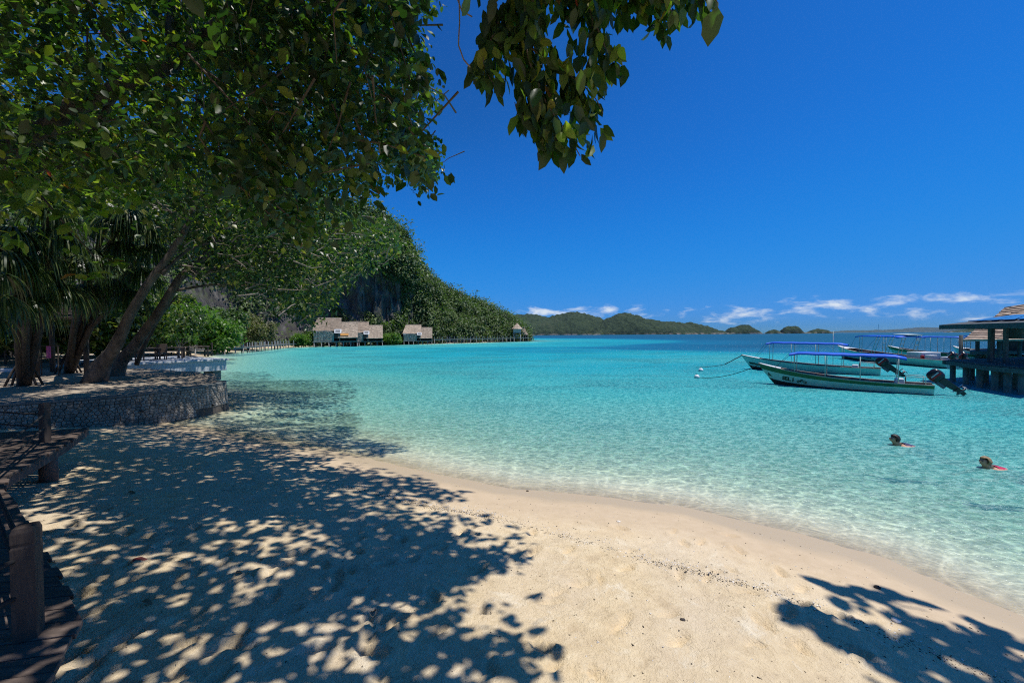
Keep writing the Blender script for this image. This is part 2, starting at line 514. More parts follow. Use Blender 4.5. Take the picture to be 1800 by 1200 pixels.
PRINTS = []      # footprints: x, y, heading, length
for (u, v, a) in ((150,1040,1.0),(60,1010,.8),(100,955,.6),(165,1000,1.2),(255,1065,.4),(420,1015,.7),(140,1105,.9),(225,1140,1.1),(500,1080,.5),
                  (620,1035,.3),(330,1095,.9),(690,1095,.8),(175,1185,1.0),(300,960,.6),(385,1160,.7),(560,1150,.4),(760,1035,2.2),(1190,1110,.5),(950,1130,2.3)):
    p_ = on(u, v, 0.45)
    PRINTS.append((p_.x, p_.y, a, 0.13))
_pr = np.random.default_rng(3)
for i in range(150):
    PRINTS.append((_pr.uniform(-5.5, 3.2), _pr.uniform(1.6, 5.4), _pr.uniform(0, 6.3), _pr.uniform(.09, .14)))
def relief(x, y, d):
    """soft unevenness of trodden sand, ripples at the water's edge, footprints"""
    w = np.clip((d - 0.5) / 1.5, 0, 1)
    h = w * (0.055 * (fbm(x * .8, y * .8, 3) - .5) + 0.034 * (fbm(x * 4.5, y * 4.5, 4) - .5))
    near = (np.abs(x) < 9) & (y > 0.5) & (y < 10)
    for (px, py, a, L) in PRINTS:
        ca, sa = math.cos(a), math.sin(a)
        m = near & (np.abs(x - px) < .4) & (np.abs(y - py) < .4)
        if not m.any(): continue
        u = ((x[m] - px) * ca + (y[m] - py) * sa) / L
        v = (-(x[m] - px) * sa + (y[m] - py) * ca) / (L * .42)
        r2 = u * u + v * v * np.clip(1 + .35 * u, .3, 2)
        h[m] += -0.038 * np.exp(-r2 ** 2 * 1.2) + 0.02 * np.exp(-(np.sqrt(r2) - 1.35) ** 2 * 9)
    # little berm at the wrack line
    h += 0.018 * np.exp(-((d - 2.3) / .25) ** 2) * (d > 0)
    # sand ripples under the shallow water
    e = np.clip(-d, 0, 8)
    h += np.where((d < 0.2) & (d > -8), 0.012 * np.sin(d * 24 + 3.0 * fbm(x * .9, y * .9, 2) * 6) * np.clip(e + .2, 0, 1), 0)
    return h
def axis(lo, hi, step, far, g=1.09, step2=None):
    a = list(np.arange(lo, hi + 1e-6, step))
    s = step
    up = [a[-1]]
    while up[-1] < far:
        s *= g; up.append(up[-1] + s)
    s = step
    dn = [a[0]]
    while dn[-1] > -far:
        s *= g; dn.append(dn[-1] - s)
    return np.array(dn[:0:-1] + a + up[1:])
def sheet(name, xs, ys):
    X, Y = np.meshgrid(xs, ys)
    nx, ny = len(xs), len(ys)
    i = np.arange(nx * ny).reshape(ny, nx)
    q = np.stack([i[:-1, :-1], i[:-1, 1:], i[1:, 1:], i[1:, :-1]], -1).reshape(-1, 4)
    return X.ravel(), Y.ravel(), q
xs = axis(-8.5, 6.5, 0.042, 9000, 1.10); ys = axis(1.2, 9.5, 0.042, 9000, 1.10)
X, Y, Q = sheet('ground', xs, ys)
D = shore(np.stack([X, Y], 1))
Z = profile(D, X, Y) + relief(X, Y, D)
me = fast_mesh('ground', np.stack([X, Y, Z], 1), quads=Q)
me.attributes.new('shore', 'FLOAT', 'POINT').data.foreach_set('value', D.astype(np.float32))
me.shade_smooth()

m, t, o = mat_new('sand')
tc = N(t, 'ShaderNodeTexCoord'); P3 = tc.outputs['Object']
at_ = N(t, 'ShaderNodeAttribute'); at_.attribute_name = 'shore'
sh = at_.outputs['Fac']
big = tnoise(t, P3, 0.7, 4, 0.6)
mid = tnoise(t, P3, 6, 6, 0.7)
fine = tnoise(t, P3, 60, 4, 0.7)
grain = tnoise(t, P3, 420, 2, 0.6)
dry = ramp(t, mid, [(0.25, (0.55, 0.415, 0.24)), (0.5, (0.675, 0.525, 0.315)), (0.75, (0.775, 0.63, 0.405))])
dry = mixc(t, maprange(t, big, 0.35, 0.65), dry, mixc(t, 0.5, dry, (0.62, 0.52, 0.40)))
crust = tnoise(t, mapping(t, P3, (1, 1, 1), (0, 0, .6)), 2.6, 9, 0.72, 0.5)
dry = mixc(t, maprange(t, crust, 0.56, 0.70, 0, .75), dry, (0.78, 0.685, 0.52))
dry = mixc(t, maprange(t, crust, 0.44, 0.34, 0, .6), dry, (0.50, 0.375, 0.225))
speck = maprange(t, fine, 0.30, 0.40, 0.72, 1.0)
cmb = N(t, 'ShaderNodeCombineColor')
for i in range(3): lk(t, speck, cmb.inputs[i])
dry = mixc(t, 1.0, dry, cmb.outputs[0], 'MULTIPLY')
# wet sand below the last high wave
edge = math_(t, 'ADD', sh, math_(t, 'MULTIPLY', math_(t, 'SUBTRACT', big, 0.5), 0.9))
wet = maprange(t, edge, 2.1, 0.9, 0, 1, True)
wet2 = maprange(t, edge, 0.75, 0.35, 0, 1, True)
wetc = mixc(t, maprange(t, mid, 0.3, 0.7), (0.47, 0.36, 0.235), (0.54, 0.42, 0.285))
col = mixc(t, wet, dry, wetc)
col = mixc(t, wet2, col, (0.44, 0.345, 0.225))
# weed and rubble patches on the sea floor further out
reef = tnoise(t, mapping(t, P3, (0.09, 0.16, 0.1)), 1.0, 5, 0.6)
rmask = math_(t, 'MULTIPLY', maprange(t, reef, 0.52, 0.62), maprange(t, sh, -7, -14))
under = mixc(t, maprange(t, sh, -0.1, -1.0), col, (0.62, 0.53, 0.41))
col = mixc(t, rmask, under, (0.10, 0.11, 0.08))
tram = tnoise(t, P3, 16, 3, 0.75, 0.8)
hgt = math_(t, 'ADD', math_(t, 'MULTIPLY', math_(t, 'ADD', fine, math_(t, 'MULTIPLY', tram, 2.0)), 0.7), math_(t, 'ADD', math_(t, 'MULTIPLY', math_(t, 'ADD', mid, crust), 2.0), math_(t, 'MULTIPLY', grain, 0.12)))
bstr = maprange(t, edge, 0.8, 2.2, 0.12, 0.75)
bn = N(t, 'ShaderNodeBump'); bn.inputs['Distance'].default_value = 0.026
lk(t, bstr, bn.inputs['Strength']); lk(t, hgt, bn.inputs['Height'])
rg = maprange(t, wet2, 0, 1, 0.9, 0.45)
principled(t, o, col, rg, bn.outputs[0], 0.25)
ground = link('ground', me, m)
props(ground, 'pale sand beach running down under the clear water', kind='structure')

# ---- water
xs = axis(-14, 14, 0.22, 13000, 1.07); ys = axis(3, 18, 0.22, 13000, 1.07)
X, Y, Q = sheet('water', xs, ys)
keep = ys > -40
Pw = np.stack([X, Y], 1)
D = shore(Pw)
dep = -profile(D, X, Y)
dep = dep + np.where(D < -20, (fbm(X * .035 + 40, Y * .06, 3) - .5) * np.clip(-D / 60, 0, 1.2) * 3.0, 0)
dep = np.where(D < -115, dep + np.clip((-D - 115) / 60, 0, 1) * (fbm(X * .012, Y * .03, 3) - .5) * 4, dep)
me = fast_mesh('water', np.stack([X, Y, np.zeros_like(X)], 1), quads=Q)
me.attributes.new('depth', 'FLOAT', 'POINT').data.foreach_set('value', dep.astype(np.float32))
me.shade_smooth()
m, t, o = mat_new('sea_water')
tc = N(t, 'ShaderNodeTexCoord'); P3 = tc.outputs['Object']
at_ = N(t, 'ShaderNodeAttribute'); at_.attribute_name = 'depth'
dp = math_(t, 'MAXIMUM', at_.outputs['Fac'], 0.0)
dcol = N(t, 'ShaderNodeValToRGB')
body = ramp(t, maprange(t, dp, 0, 12), [(0.0, (0.30, 0.55, 0.44)), (0.05, (0.12, 0.47, 0.41)), (0.105, (0.018, 0.40, 0.40)), (0.155, (0.001, 0.335, 0.41)),
                                        (0.22, (0.001, 0.25, 0.36)), (0.34, (0.0006, 0.085, 0.21)), (0.5, (0.0003, 0.026, 0.115)), (1.0, (0.0002, 0.016, 0.085))])
reefb = tnoise(t, mapping(t, P3, (0.10, 0.19, 0.1), (0, 0, 0.2), (2.3, 0.4, 0)), 1.0, 6, 0.62, 0.4)
rb = math_(t, 'MULTIPLY', maprange(t, reefb, 0.475, 0.56), math_(t, 'MULTIPLY', maprange(t, dp, 0.9, 1.4), maprange(t, dp, 3.2, 2.2)))
body = mixc(t, math_(t, 'MULTIPLY', rb, 0.75), body, (0.006, 0.14, 0.17))
# ripples: crossing small waves on a light chop
v1 = mapping(t, P3, (1.0, 1.9, 1.0), (0, 0, 0.35))
v2 = mapping(t, P3, (1.6, 1.0, 1.0), (0, 0, -0.5))
n1 = tnoise(t, v1, 4.6, 3, 0.6, 0.6)
n2 = tnoise(t, v2, 10.5, 2, 0.55, 0.8)
n3 = tnoise(t, v1, 0.55, 3, 0.5, 0.3)
wv = math_(t, 'ADD', math_(t, 'MULTIPLY', n1, 1.0), math_(t, 'ADD', math_(t, 'MULTIPLY', n2, 0.38), math_(t, 'MULTIPLY', n3, 2.2)))
calm = maprange(t, dp, 0.0, 0.4, 0.35, 1.0)
bn = N(t, 'ShaderNodeBump'); bn.inputs['Distance'].default_value = 0.11
lk(t, calm, bn.inputs['Strength']); lk(t, wv, bn.inputs['Height'])
nrm = bn.outputs[0]
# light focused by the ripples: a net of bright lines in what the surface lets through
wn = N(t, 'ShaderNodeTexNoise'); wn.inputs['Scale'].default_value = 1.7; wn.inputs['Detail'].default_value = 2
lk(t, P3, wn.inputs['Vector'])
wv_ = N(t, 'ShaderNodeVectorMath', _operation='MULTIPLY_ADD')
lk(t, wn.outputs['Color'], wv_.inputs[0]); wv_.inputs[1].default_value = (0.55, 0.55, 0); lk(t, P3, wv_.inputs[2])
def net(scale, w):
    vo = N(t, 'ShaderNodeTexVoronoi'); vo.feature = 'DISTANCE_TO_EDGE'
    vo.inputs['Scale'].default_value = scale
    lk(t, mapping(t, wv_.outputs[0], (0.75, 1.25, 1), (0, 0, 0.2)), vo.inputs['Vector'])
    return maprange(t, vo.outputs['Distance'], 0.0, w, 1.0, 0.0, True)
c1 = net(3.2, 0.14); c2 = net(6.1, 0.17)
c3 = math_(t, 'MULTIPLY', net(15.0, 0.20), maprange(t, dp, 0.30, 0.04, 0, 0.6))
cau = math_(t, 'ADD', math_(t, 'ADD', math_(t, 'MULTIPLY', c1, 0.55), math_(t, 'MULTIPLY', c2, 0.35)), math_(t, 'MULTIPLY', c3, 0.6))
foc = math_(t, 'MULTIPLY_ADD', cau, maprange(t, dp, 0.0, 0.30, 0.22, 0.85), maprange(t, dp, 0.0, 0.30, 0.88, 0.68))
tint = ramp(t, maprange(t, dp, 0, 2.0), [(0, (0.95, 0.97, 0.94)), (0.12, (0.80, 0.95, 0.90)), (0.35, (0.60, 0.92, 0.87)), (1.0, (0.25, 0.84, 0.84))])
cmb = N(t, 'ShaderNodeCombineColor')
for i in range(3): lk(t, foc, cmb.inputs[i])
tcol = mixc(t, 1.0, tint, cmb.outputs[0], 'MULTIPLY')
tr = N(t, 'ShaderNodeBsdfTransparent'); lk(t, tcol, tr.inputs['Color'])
df = N(t, 'ShaderNodeBsdfDiffuse'); lk(t, nrm, df.inputs['Normal'])
# ripple light and shade painted into the body colour: pale crests, deep troughs
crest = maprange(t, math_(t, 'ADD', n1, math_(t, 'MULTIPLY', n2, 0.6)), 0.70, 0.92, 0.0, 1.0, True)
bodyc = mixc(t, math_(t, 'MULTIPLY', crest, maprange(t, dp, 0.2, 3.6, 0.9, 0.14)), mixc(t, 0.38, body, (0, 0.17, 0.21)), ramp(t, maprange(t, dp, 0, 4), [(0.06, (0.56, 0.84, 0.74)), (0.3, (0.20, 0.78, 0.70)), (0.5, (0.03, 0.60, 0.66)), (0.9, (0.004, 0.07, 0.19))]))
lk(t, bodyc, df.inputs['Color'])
tf = math_(t, 'POWER', 2.718, math_(t, 'MULTIPLY', dp, -0.85))
mx = N(t, 'ShaderNodeMixShader'); lk(t, tf, mx.inputs[0]); lk(t, df.outputs[0], mx.inputs[1]); lk(t, tr.outputs[0], mx.inputs[2])
gl = N(t, 'ShaderNodeBsdfGlossy'); gl.inputs['Roughness'].default_value = 0.28; lk(t, nrm, gl.inputs['Normal'])
gl.inputs['Color'].default_value = (0.85, 0.92, 1, 1)
fr = N(t, 'ShaderNodeFresnel'); fr.inputs['IOR'].default_value = 1.33; lk(t, nrm, fr.inputs['Normal'])
ff = math_(t, 'MINIMUM', fr.outputs[0], 0.11)
mx2 = N(t, 'ShaderNodeMixShader'); lk(t, ff, mx2.inputs[0]); lk(t, mx.outputs[0], mx2.inputs[1]); lk(t, gl.outputs[0], mx2.inputs[2])
lk(t, mx2.outputs[0], o.inputs['Surface'])
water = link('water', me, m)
props(water, 'clear turquoise sea turning deep blue towards the horizon', kind='structure')

# ---- foliage helper: many leaf blades in one mesh
def unit(v):
    return v / np.maximum(np.linalg.norm(v, axis=-1, keepdims=True), 1e-9)
def leaves(name, P, A, U, L, W, mat, parent=None, fine=False, droop=0.25, fold=0.18):
    """P base, A axis, U upper side, L length, W half width (numpy, N rows)"""
    n = len(P)
    A = unit(A); S = unit(np.cross(A, U)); U = np.cross(S, A)
    L = np.asarray(L)[:, None]; W = np.asarray(W)[:, None]
    def pt(a, s, u): return P + A * (L * a) + S * (W * s) + U * (L * u)
    if fine:
        V = np.stack([pt(0, 0, 0), pt(.30, 1, .02), pt(.32, 0, -fold * .3), pt(.30, -1, .02), pt(.70, .86, .0 - droop * .35), pt(.72, 0, -fold * .3 - droop * .4), pt(.70, -.86, -droop * .35), pt(1, 0, -droop)], 1)
        q = np.array([[1, 2, 5, 4], [2, 3, 6, 5]]); tr = np.array([[0, 2, 1], [0, 3, 2], [4, 5, 7], [5, 6, 7]])
        k = 8
    else:
        V = np.stack([pt(0, 0, 0), pt(.45, 1, .02), pt(.5, 0, -fold * .4), pt(.45, -1, .02), pt(1, 0, -droop)], 1)
        q = None; tr = np.array([[0, 2, 1], [0, 3, 2], [1, 2, 4], [2, 3, 4]]); k = 5
    b = (np.arange(n) * k)[:, None, None]
    T = (b + tr[None]).reshape(-1, 3)
    Qd = None if q is None else (b + q[None]).reshape(-1, 4)
    me = fast_mesh(name, V.reshape(-1, 3), T, Qd)
    if fine: me.shade_smooth()
    return link(name, me, MATS[mat], parent)
def rdir(n):
    return unit(rng.normal(size=(n, 3)))
def whorls(C, n, spread, size, droop=0.5, out=None, var=0.3):
    """rosettes of n leaves round each centre C -> P, A, U, L, W"""
    k = len(C)
    P = np.repeat(C, n, 0) + rng.normal(size=(k * n, 3)) * spread
    A = rdir(k * n); A[:, 2] = A[:, 2] * 0.6 - droop
    if out is not None: A += np.repeat(out, n, 0)
    U = rdir(k * n) * 0.55; U[:, 2] += 1.0
    L = size * (1 - var + 2 * var * rng.random(k * n))
    return P, A, U, L, L * (0.26 + 0.08 * rng.random(k * n))

# ---- the limestone hill behind the cottages
HILL = [  # base x, y, ridge x, y, z, cliff
    (-46,-14,-76,-18,24,0),(-37,12,-62,12,27,0),(-40,34,-66,40,30,0),(-52,60,-80,68,36,.2),(-63,88,-86,104,43,.8),(-57,109,-70,126,46,1),(-44,114,-52,128,42,1),
    (-38.5,119,-42.5,133,39.5,1),(-34,124,-37,137,35.5,.9),(-31,128,-35.2,143,26.5,.5),(-26,133,-29,150,21.5,.1),(-13,146,-20,164,17,0),(1,162,-6,177,12,0),(6.5,171,3.5,183,5,0),(8.5,177,7,184,0.5,0)]
HILL = np.array(HILL, float)
_su = np.arange(len(HILL))
def hill_pt(u, v):
    """u along the coast 0..13, v 0 at the foot .. 1 at the ridge .. 1.6 down the far side"""
    h = [np.interp(u, _su, HILL[:, k]) for k in range(6)]
    c = h[5]
    vv = np.clip(v, 0, 1)
    hor = (1 - c) * vv ** 1.05 + c * (0.30 * vv + 0.22 * np.sin(np.clip(vv / .5, 0, 1) * math.pi) * (vv < .5) + 0.7 * np.clip((vv - .62) / .38, 0, 1) ** 1.4)
    ver = (1 - c) * np.sin(vv * math.pi / 2) ** 0.95 + c * np.clip(vv * 1.12, 0, 1) ** 0.9
    z = 0.3 + h[4] * ver
    x = h[0] + (h[2] - h[0]) * hor; y = h[1] + (h[3] - h[1]) * hor
    b = np.clip(v - 1, 0, 1)
    x = x + (h[2] - h[0]) * b * 1.6; y = y + (h[3] - h[1]) * b * 1.6
    z = z * (1 - b / .6 * 0.95)
    n1 = fbm(u * 3.1 + 5, v * 5.0 + 3, 4) - .5
    n2 = fbm(u * 9.0 + v * 6, v * 13.0 - u * 2, 3) - .5
    dx = h[2] - h[0]; dy = h[3] - h[1]; dl = np.sqrt(dx * dx + dy * dy)
    am = 6.0 * np.clip(v * 4, 0, 1)
    x = x + dx / dl * (n1 * am + n2 * 3.2); y = y + dy / dl * (n1 * am + n2 * 3.2)
    z = z + n1 * 4.5 * np.clip(v * 2, 0, 1) * np.clip((14 - u), 0, 1)
    return np.stack([x, y, np.maximum(z, 0.1)], -1)
nu, nv = 420, 110
uu, vv = np.meshgrid(np.linspace(0, 14, nu), np.linspace(-0.02, 1.6, nv))
Vh = hill_pt(uu.ravel(), vv.ravel())
i = np.arange(nu * nv).reshape(nv, nu)
Qh = np.stack([i[:-1, :-1], i[:-1, 1:], i[1:, 1:], i[1:, :-1]], -1).reshape(-1, 4)
me = fast_mesh('hill', Vh, quads=Qh)
me.shade_smooth()
m, t, o = mat_new('limestone')
tc = N(t, 'ShaderNodeTexCoord'); P3 = tc.outputs['Object']
sv = mapping(t, P3, (0.5, 0.5, 0.16), (0.5, 0.3, 0.0))
f1 = tnoise(t, sv, 1.2, 8, 0.7, 0.6); f2 = tnoise(t, P3, 0.45, 5, 0.6)
col = ramp(t, f1, [(0.3, (0.028, 0.027, 0.028)), (0.5, (0.075, 0.07, 0.068)), (0.64, (0.15, 0.138, 0.125)), (0.8, (0.28, 0.24, 0.20))])
col = mixc(t, maprange(t, f2, 0.5, 0.7), col, (0.10, 0.11, 0.06))
principled(t, o, col, 0.95, bump(t, f1, 1.0, 0.8), 0.1)
hill = link('hill', me, m)
props(hill, 'steep limestone hill with a bare grey cliff behind the stilt cottages', kind='structure')

# forest on it: crowns of many leaf clumps
def crowns(uv_n, ulo, uhi, vlo, vhi, rad, per, lsize, name, mat, label, dens=None):
    u = rng.uniform(ulo, uhi, uv_n); v = rng.uniform(vlo, vhi, uv_n)
    h = HILL[:, 5]
    c = np.interp(u, _su, h)
    nz = fbm(u * 2.3 + 31, v * 7 + 2, 3)
    rockv = (c > .5) & (v > .02) & (v < .44) & (nz > 0.40)
    rockv |= (c > .5) & (v >= .52) & (v < .8) & (nz > 0.74)
    k = ~rockv
    if dens is not None: k &= dens(u, v, nz)
    u, v = u[k], v[k]
    C = hill_pt(u, v)
    r = rad * (0.5 + 1.15 * rng.random(len(C)) ** 2.2)
    C[:, 2] += r * 0.35
    Pn = rdir(len(C) * per) * (rng.random(len(C) * per)[:, None] ** 0.35)
    Pn[:, 2] *= 0.8
    P = np.repeat(C, per, 0) + Pn * np.repeat(r, per)[:, None]
    A = Pn + rdir(len(P)) * 0.7; A[:, 2] -= 0.25
    U = Pn * 0.8 + rdir(len(P)) * 0.4; U[:, 2] += 0.9
    L = lsize * (0.6 + 0.9 * rng.random(len(P)))
    o = leaves(name, P, A, U, L, L * 0.36, mat)
    return props(o, label, kind='stuff')
crowns(2300, 4.2, 9.4, 0.0, 1.1, 2.2, 60, 0.62, 'forest', 'leaf_hill', 'dark green forest clinging to the limestone cliff')
crowns(1700, 9.0, 13.6, 0.0, 1.12, 1.75, 50, 0.60, 'forest', 'leaf_hill', 'green forest on the low ridge falling to the point',
       dens=lambda u, v, n: ~((u > 9.8) & (u < 11.6) & (v > .12) & (v < .72) & (n > .40)))
crowns(1400, 0.0, 4.3, 0.0, 1.05, 2.2, 50, 0.62, 'forest', 'leaf_hill', 'dark green hillside forest behind the left trees')
crowns(170, 4.4, 9.4, 0.5, 1.06, 4.2, 170, 0.75, 'forest', 'leaf_hill', 'taller trees standing out along the cliff top')
crowns(260, 9.0, 13.4, 0.1, 1.08, 3.0, 130, 0.62, 'forest', 'leaf_hill', 'taller tree crowns along the low ridge')
crowns(360, 4.6, 9.6, 0.3, 1.05, 1.4, 50, 0.45, 'scrub', 'leaf_dry', 'dry olive scrub hanging on the cliff edge')
# pale grassy slope of drooping strap leaves
u = rng.uniform(9.6, 11.8, 5200); v = rng.uniform(.08, .78, 5200)
C = hill_pt(u, v)
C[:, 2] += 0.25
n = 6
P = np.repeat(C, n, 0) + rng.normal(size=(len(C) * n, 3)) * .25
A = rdir(len(P)) * .8 + np.array([.35, -.5, -.35]); U = rdir(len(P)) * .3 + np.array([0, -.3, 1.0])
L = 1.15 * (0.6 + .8 * rng.random(len(P)))
props(leaves('slope_scrub', P, A, U, L, L * 0.10, 'leaf_slope'), 'pale green strap leaved scrub covering the slope', kind='stuff')

# ---- far hills and islets
m, t, o = mat_new('far_forest')
tc = N(t, 'ShaderNodeTexCoord'); P3 = tc.outputs['Object']
f1 = tnoise(t, P3, 0.09, 6, 0.7); f2 = tnoise(t, P3, 0.012, 4, 0.6)
col = ramp(t, f1, [(0.32, (0.014, 0.026, 0.016)), (0.5, (0.032, 0.052, 0.026)), (0.7, (0.062, 0.085, 0.04))])
col = mixc(t, maprange(t, f2, 0.60, 0.74, 0, .4), col, (0.07, 0.075, 0.045))
geo = N(t, 'ShaderNodeNewGeometry'); sp = N(t, 'ShaderNodeSeparateXYZ'); lk(t, P3, sp.inputs[0])
rockf = math_(t, 'MULTIPLY', maprange(t, sp.outputs['Z'], 7, 2), maprange(t, tnoise(t, P3, 0.05, 4), 0.45, 0.6))
col = mixc(t, rockf, col, (0.22, 0.19, 0.16))
principled(t, o, col, 0.95, bump(t, f1, 1.0, 6.0), 0.1)
def far_hill(name, prof, Yd, depth, label, kind='structure', cat=None, group=None, seed=0, rough=1.0, nx=220, ny=70):
    """prof: (photo x, height in px above the sea) along the skyline at distance Yd"""
    prof = np.array(prof, float)
    k = Yd / F
    x = (prof[:, 0] - 900) * k; z = prof[:, 1] * k
    gx = np.linspace(x[0], x[-1], nx); gy = np.linspace(-1, 1, ny)
    XX, YY = np.meshgrid(gx, gy)
    hz = np.interp(XX, x, z)
    base = np.interp(XX, x, np.convolve(np.pad(z, 1, 'edge'), [.25, .5, .25], 'valid'))
    shape = np.clip(1 - np.abs(YY) ** 2.2, 0, 1) ** 0.62
    rd = 0.72 + 0.42 * fbm(XX * .011 / rough + seed, YY * 2.3 + seed * 3, 4)
    hz = hz * shape * np.where(np.abs(YY) < 0.08, 1.0, np.minimum(rd, 1.0))
    hz = hz + (fbm(XX * .10 + seed, YY * depth * .05, 3) - .5) * 9.0 * rough * np.clip(hz / 12, 0, 1)
    hz = hz + (fbm(XX * .03 + seed, YY * depth * .03, 3) - .5) * 9 * rough * np.clip(hz / 25, 0, 1)
    yy = YY * depth * (0.55 + 0.45 * fbm(XX * .006 + seed, XX * 0 + 1.0, 2)) + 0
    V = np.stack([XX + 0 * YY, yy, hz - 0.6], -1)
    c0 = np.array([(x[0] + x[-1]) / 2, Yd + depth, 0])
    V = V.reshape(-1, 3) + np.array([0, Yd + depth * .6, 0]) - c0
    i = np.arange(nx * ny).reshape(ny, nx)
    q = np.stack([i[:-1, :-1], i[:-1, 1:], i[1:, 1:], i[1:, :-1]], -1).reshape(-1, 4)
    me = fast_mesh(name, V, quads=q); me.shade_smooth()
    o = link(name, me, MATS['far_forest'])
    o.location = c0
    return props(o, label, cat, group, kind)
far_hill('far_hill', [(800,22),(840,34),(890,40),(915,40),(940,40),(955,38),(968,34),(990,40),(1008,43),(1025,43),(1042,42),(1055,37),(1070,30),(1082,22),(1098,10),(1106,0)],
         1500, 260, 'long forested hill across the sea, nearest the wooded point', seed=1)
far_hill('far_hill', [(1040,0),(1060,16),(1074,27),(1088,34),(1103,40),(1119,42),(1132,40),(1142,34),(1152,30),(1163,29),(1175,28),(1186,26),(1196,24),(1206,25),(1216,22),(1224,19),(1232,21),(1241,22),(1250,20),(1258,15),(1266,13),(1274,6),(1284,0)],
         1400, 220, 'forested hill with a rounded top, right of the long hill', seed=5)
far_hill('islet', [(1282,0),(1285,6),(1292,12),(1300,12),(1307,15),(1314,17),(1324,16),(1332,11),(1338,7),(1344,0)], 1400, 45, 'dark rounded islet, largest and leftmost of the four', 'thing', 'islet', 'small islets on the horizon', 9, .4, 110, 50)
far_hill('islet', [(1352,0),(1355,4),(1360,7),(1366,8),(1372,6),(1375,3),(1378,0)], 1400, 25, 'tiny low islet between two larger islets', 'thing', 'islet', 'small islets on the horizon', 13, .35, 70, 40)
far_hill('islet', [(1378,0),(1380,6),(1384,11),(1392,14),(1402,14),(1410,12),(1414,6),(1417,0)], 1400, 30, 'steep-sided dome shaped islet with a flat top', 'thing', 'islet', 'small islets on the horizon', 17, .35, 90, 40)
far_hill('islet', [(1419,0),(1428,3),(1434,6),(1443,9),(1452,8),(1460,6),(1466,3),(1472,0)], 1400, 30, 'low flat islet, rightmost of the four near the boat mast', 'thing', 'islet', 'small islets on the horizon', 21, .35, 90, 40)
far_hill('distant_island', [(1475,0),(1490,2),(1505,3),(1512,2),(1522,4),(1540,4),(1552,1.5),(1562,4),(1572,5),(1585,2.5),(1600,5),(1614,6),(1626,3),(1640,8),(1655,9),(1672,7),(1690,9),(1715,7),(1740,4),(1790,0)],
         11500, 900, 'faint blue island chain on the far right horizon', seed=31, rough=2.0, nx=300)
far_hill('headland', [(1680,0),(1686,2),(1694,4),(1704,5),(1730,6),(1760,4),(1800,0)], 2200, 60, 'small dark headland behind the thatched jetty roof', seed=41, rough=.3)

# ================================================================== TERRACE AND STONE WALL
WALL = [(-24,6.2),(-19,8.2),(-13.7,10.6),(-12.7,11.15),(-11.9,11.95),(-11.4,12.85),(-11.1,14.0),(-11.05,15.2),(-11.5,15.9)]
TZ = 1.0
# smooth the wall line
def resample(poly, step):
    P = [np.array(p, float) for p in poly]
    out = []
    for i in range(len(P) - 1):
        n = max(1, int(np.linalg.norm(P[i + 1] - P[i]) / step))
        p0 = P[max(i - 1, 0)]; p1 = P[i]; p2 = P[i + 1]; p3 = P[min(i + 2, len(P) - 1)]
        for k in range(n):
            q = k / n
            out.append(.5 * ((2 * p1) + (-p0 + p2) * q + (2 * p0 - 5 * p1 + 4 * p2 - p3) * q * q + (-p0 + 3 * p1 - 3 * p2 + p3) * q ** 3))
    out.append(P[-1])
    return np.array(out)
WL = resample(WALL, 0.25)
# terrace: packed sand behind the wall
back = [(-14.0,18.9),(-15.6,19.9),(-18.5,21.2),(-21.3,21.4),(-24.5,25),(-33,41),(-46,60),(-70,60),(-70,-30),(-30,-30),(-24,5)]
outline = [tuple(p) for p in WL[4:]] + back
xs = np.concatenate([np.linspace(-70, -25, 20), np.arange(-24.8, -10.6, 0.22)]); ys = np.concatenate([np.linspace(-30, 4, 20), np.arange(4.3, 27, .22), np.linspace(27.5, 62, 24)])
X, Y, Q = sheet('t', xs, ys)
P2 = np.stack([X, Y], 1)
ins = in_poly(P2, outline)
keepq = ins[Q].all(1)
dW = seg_dist(P2, [tuple(p) for p in WL], False)
Zt = TZ + 0.02 + 0.10 * (fbm(X * .7, Y * .7, 3) - .5) * np.clip(dW / 1.5, 0, 1) + np.clip((-X - 14) * .012, 0, .25)
used = np.unique(Q[keepq]); remap = -np.ones(len(X), int); remap[used] = np.arange(len(used))
me = fast_mesh('terrace', np.stack([X, Y, Zt], 1)[used], quads=remap[Q[keepq]]); me.shade_smooth()
m, t, o = mat_new('packed_sand')
tc = N(t, 'ShaderNodeTexCoord'); P3 = tc.outputs['Object']
f1 = tnoise(t, P3, 1.3, 6, 0.7); f2 = tnoise(t, P3, 40, 4, .6)
col = ramp(t, f1, [(0.3, (0.30, 0.24, 0.18)), (0.7, (0.46, 0.38, 0.29))])
principled(t, o, col, 0.95, bump(t, f2, 0.5, 0.02), 0.15)
props(link('terrace', me, m), 'packed sand terrace above the stone retaining wall', kind='structure')

wall = empty('stone_wall', (-12.7, 11.1, 0), label='curved grey rubble stone retaining wall at the left end of the beach', cat='wall')
def wpt(s_, z, off=0.0):
    """point on the wall face at arc length s_, height z, pushed out by off"""
    i = np.searchsorted(WA, s_, side='right') - 1
    i = int(min(max(i, 0), len(WL) - 2))
    q = (s_ - WA[i]) / max(WA[i + 1] - WA[i], 1e-6)
    p = WL[i] * (1 - q) + WL[i + 1] * q
    d = WL[i + 1] - WL[i]; d = d / np.linalg.norm(d)
    nrm = np.array([d[1], -d[0]])
    p = p + nrm * (off + 0.10 * (TZ - z))         # slight batter
    return np.array([p[0] + 12.7, p[1] - 11.1, z])
WA = np.concatenate([[0], np.cumsum(np.linalg.norm(np.diff(WL, axis=0), axis=1))])
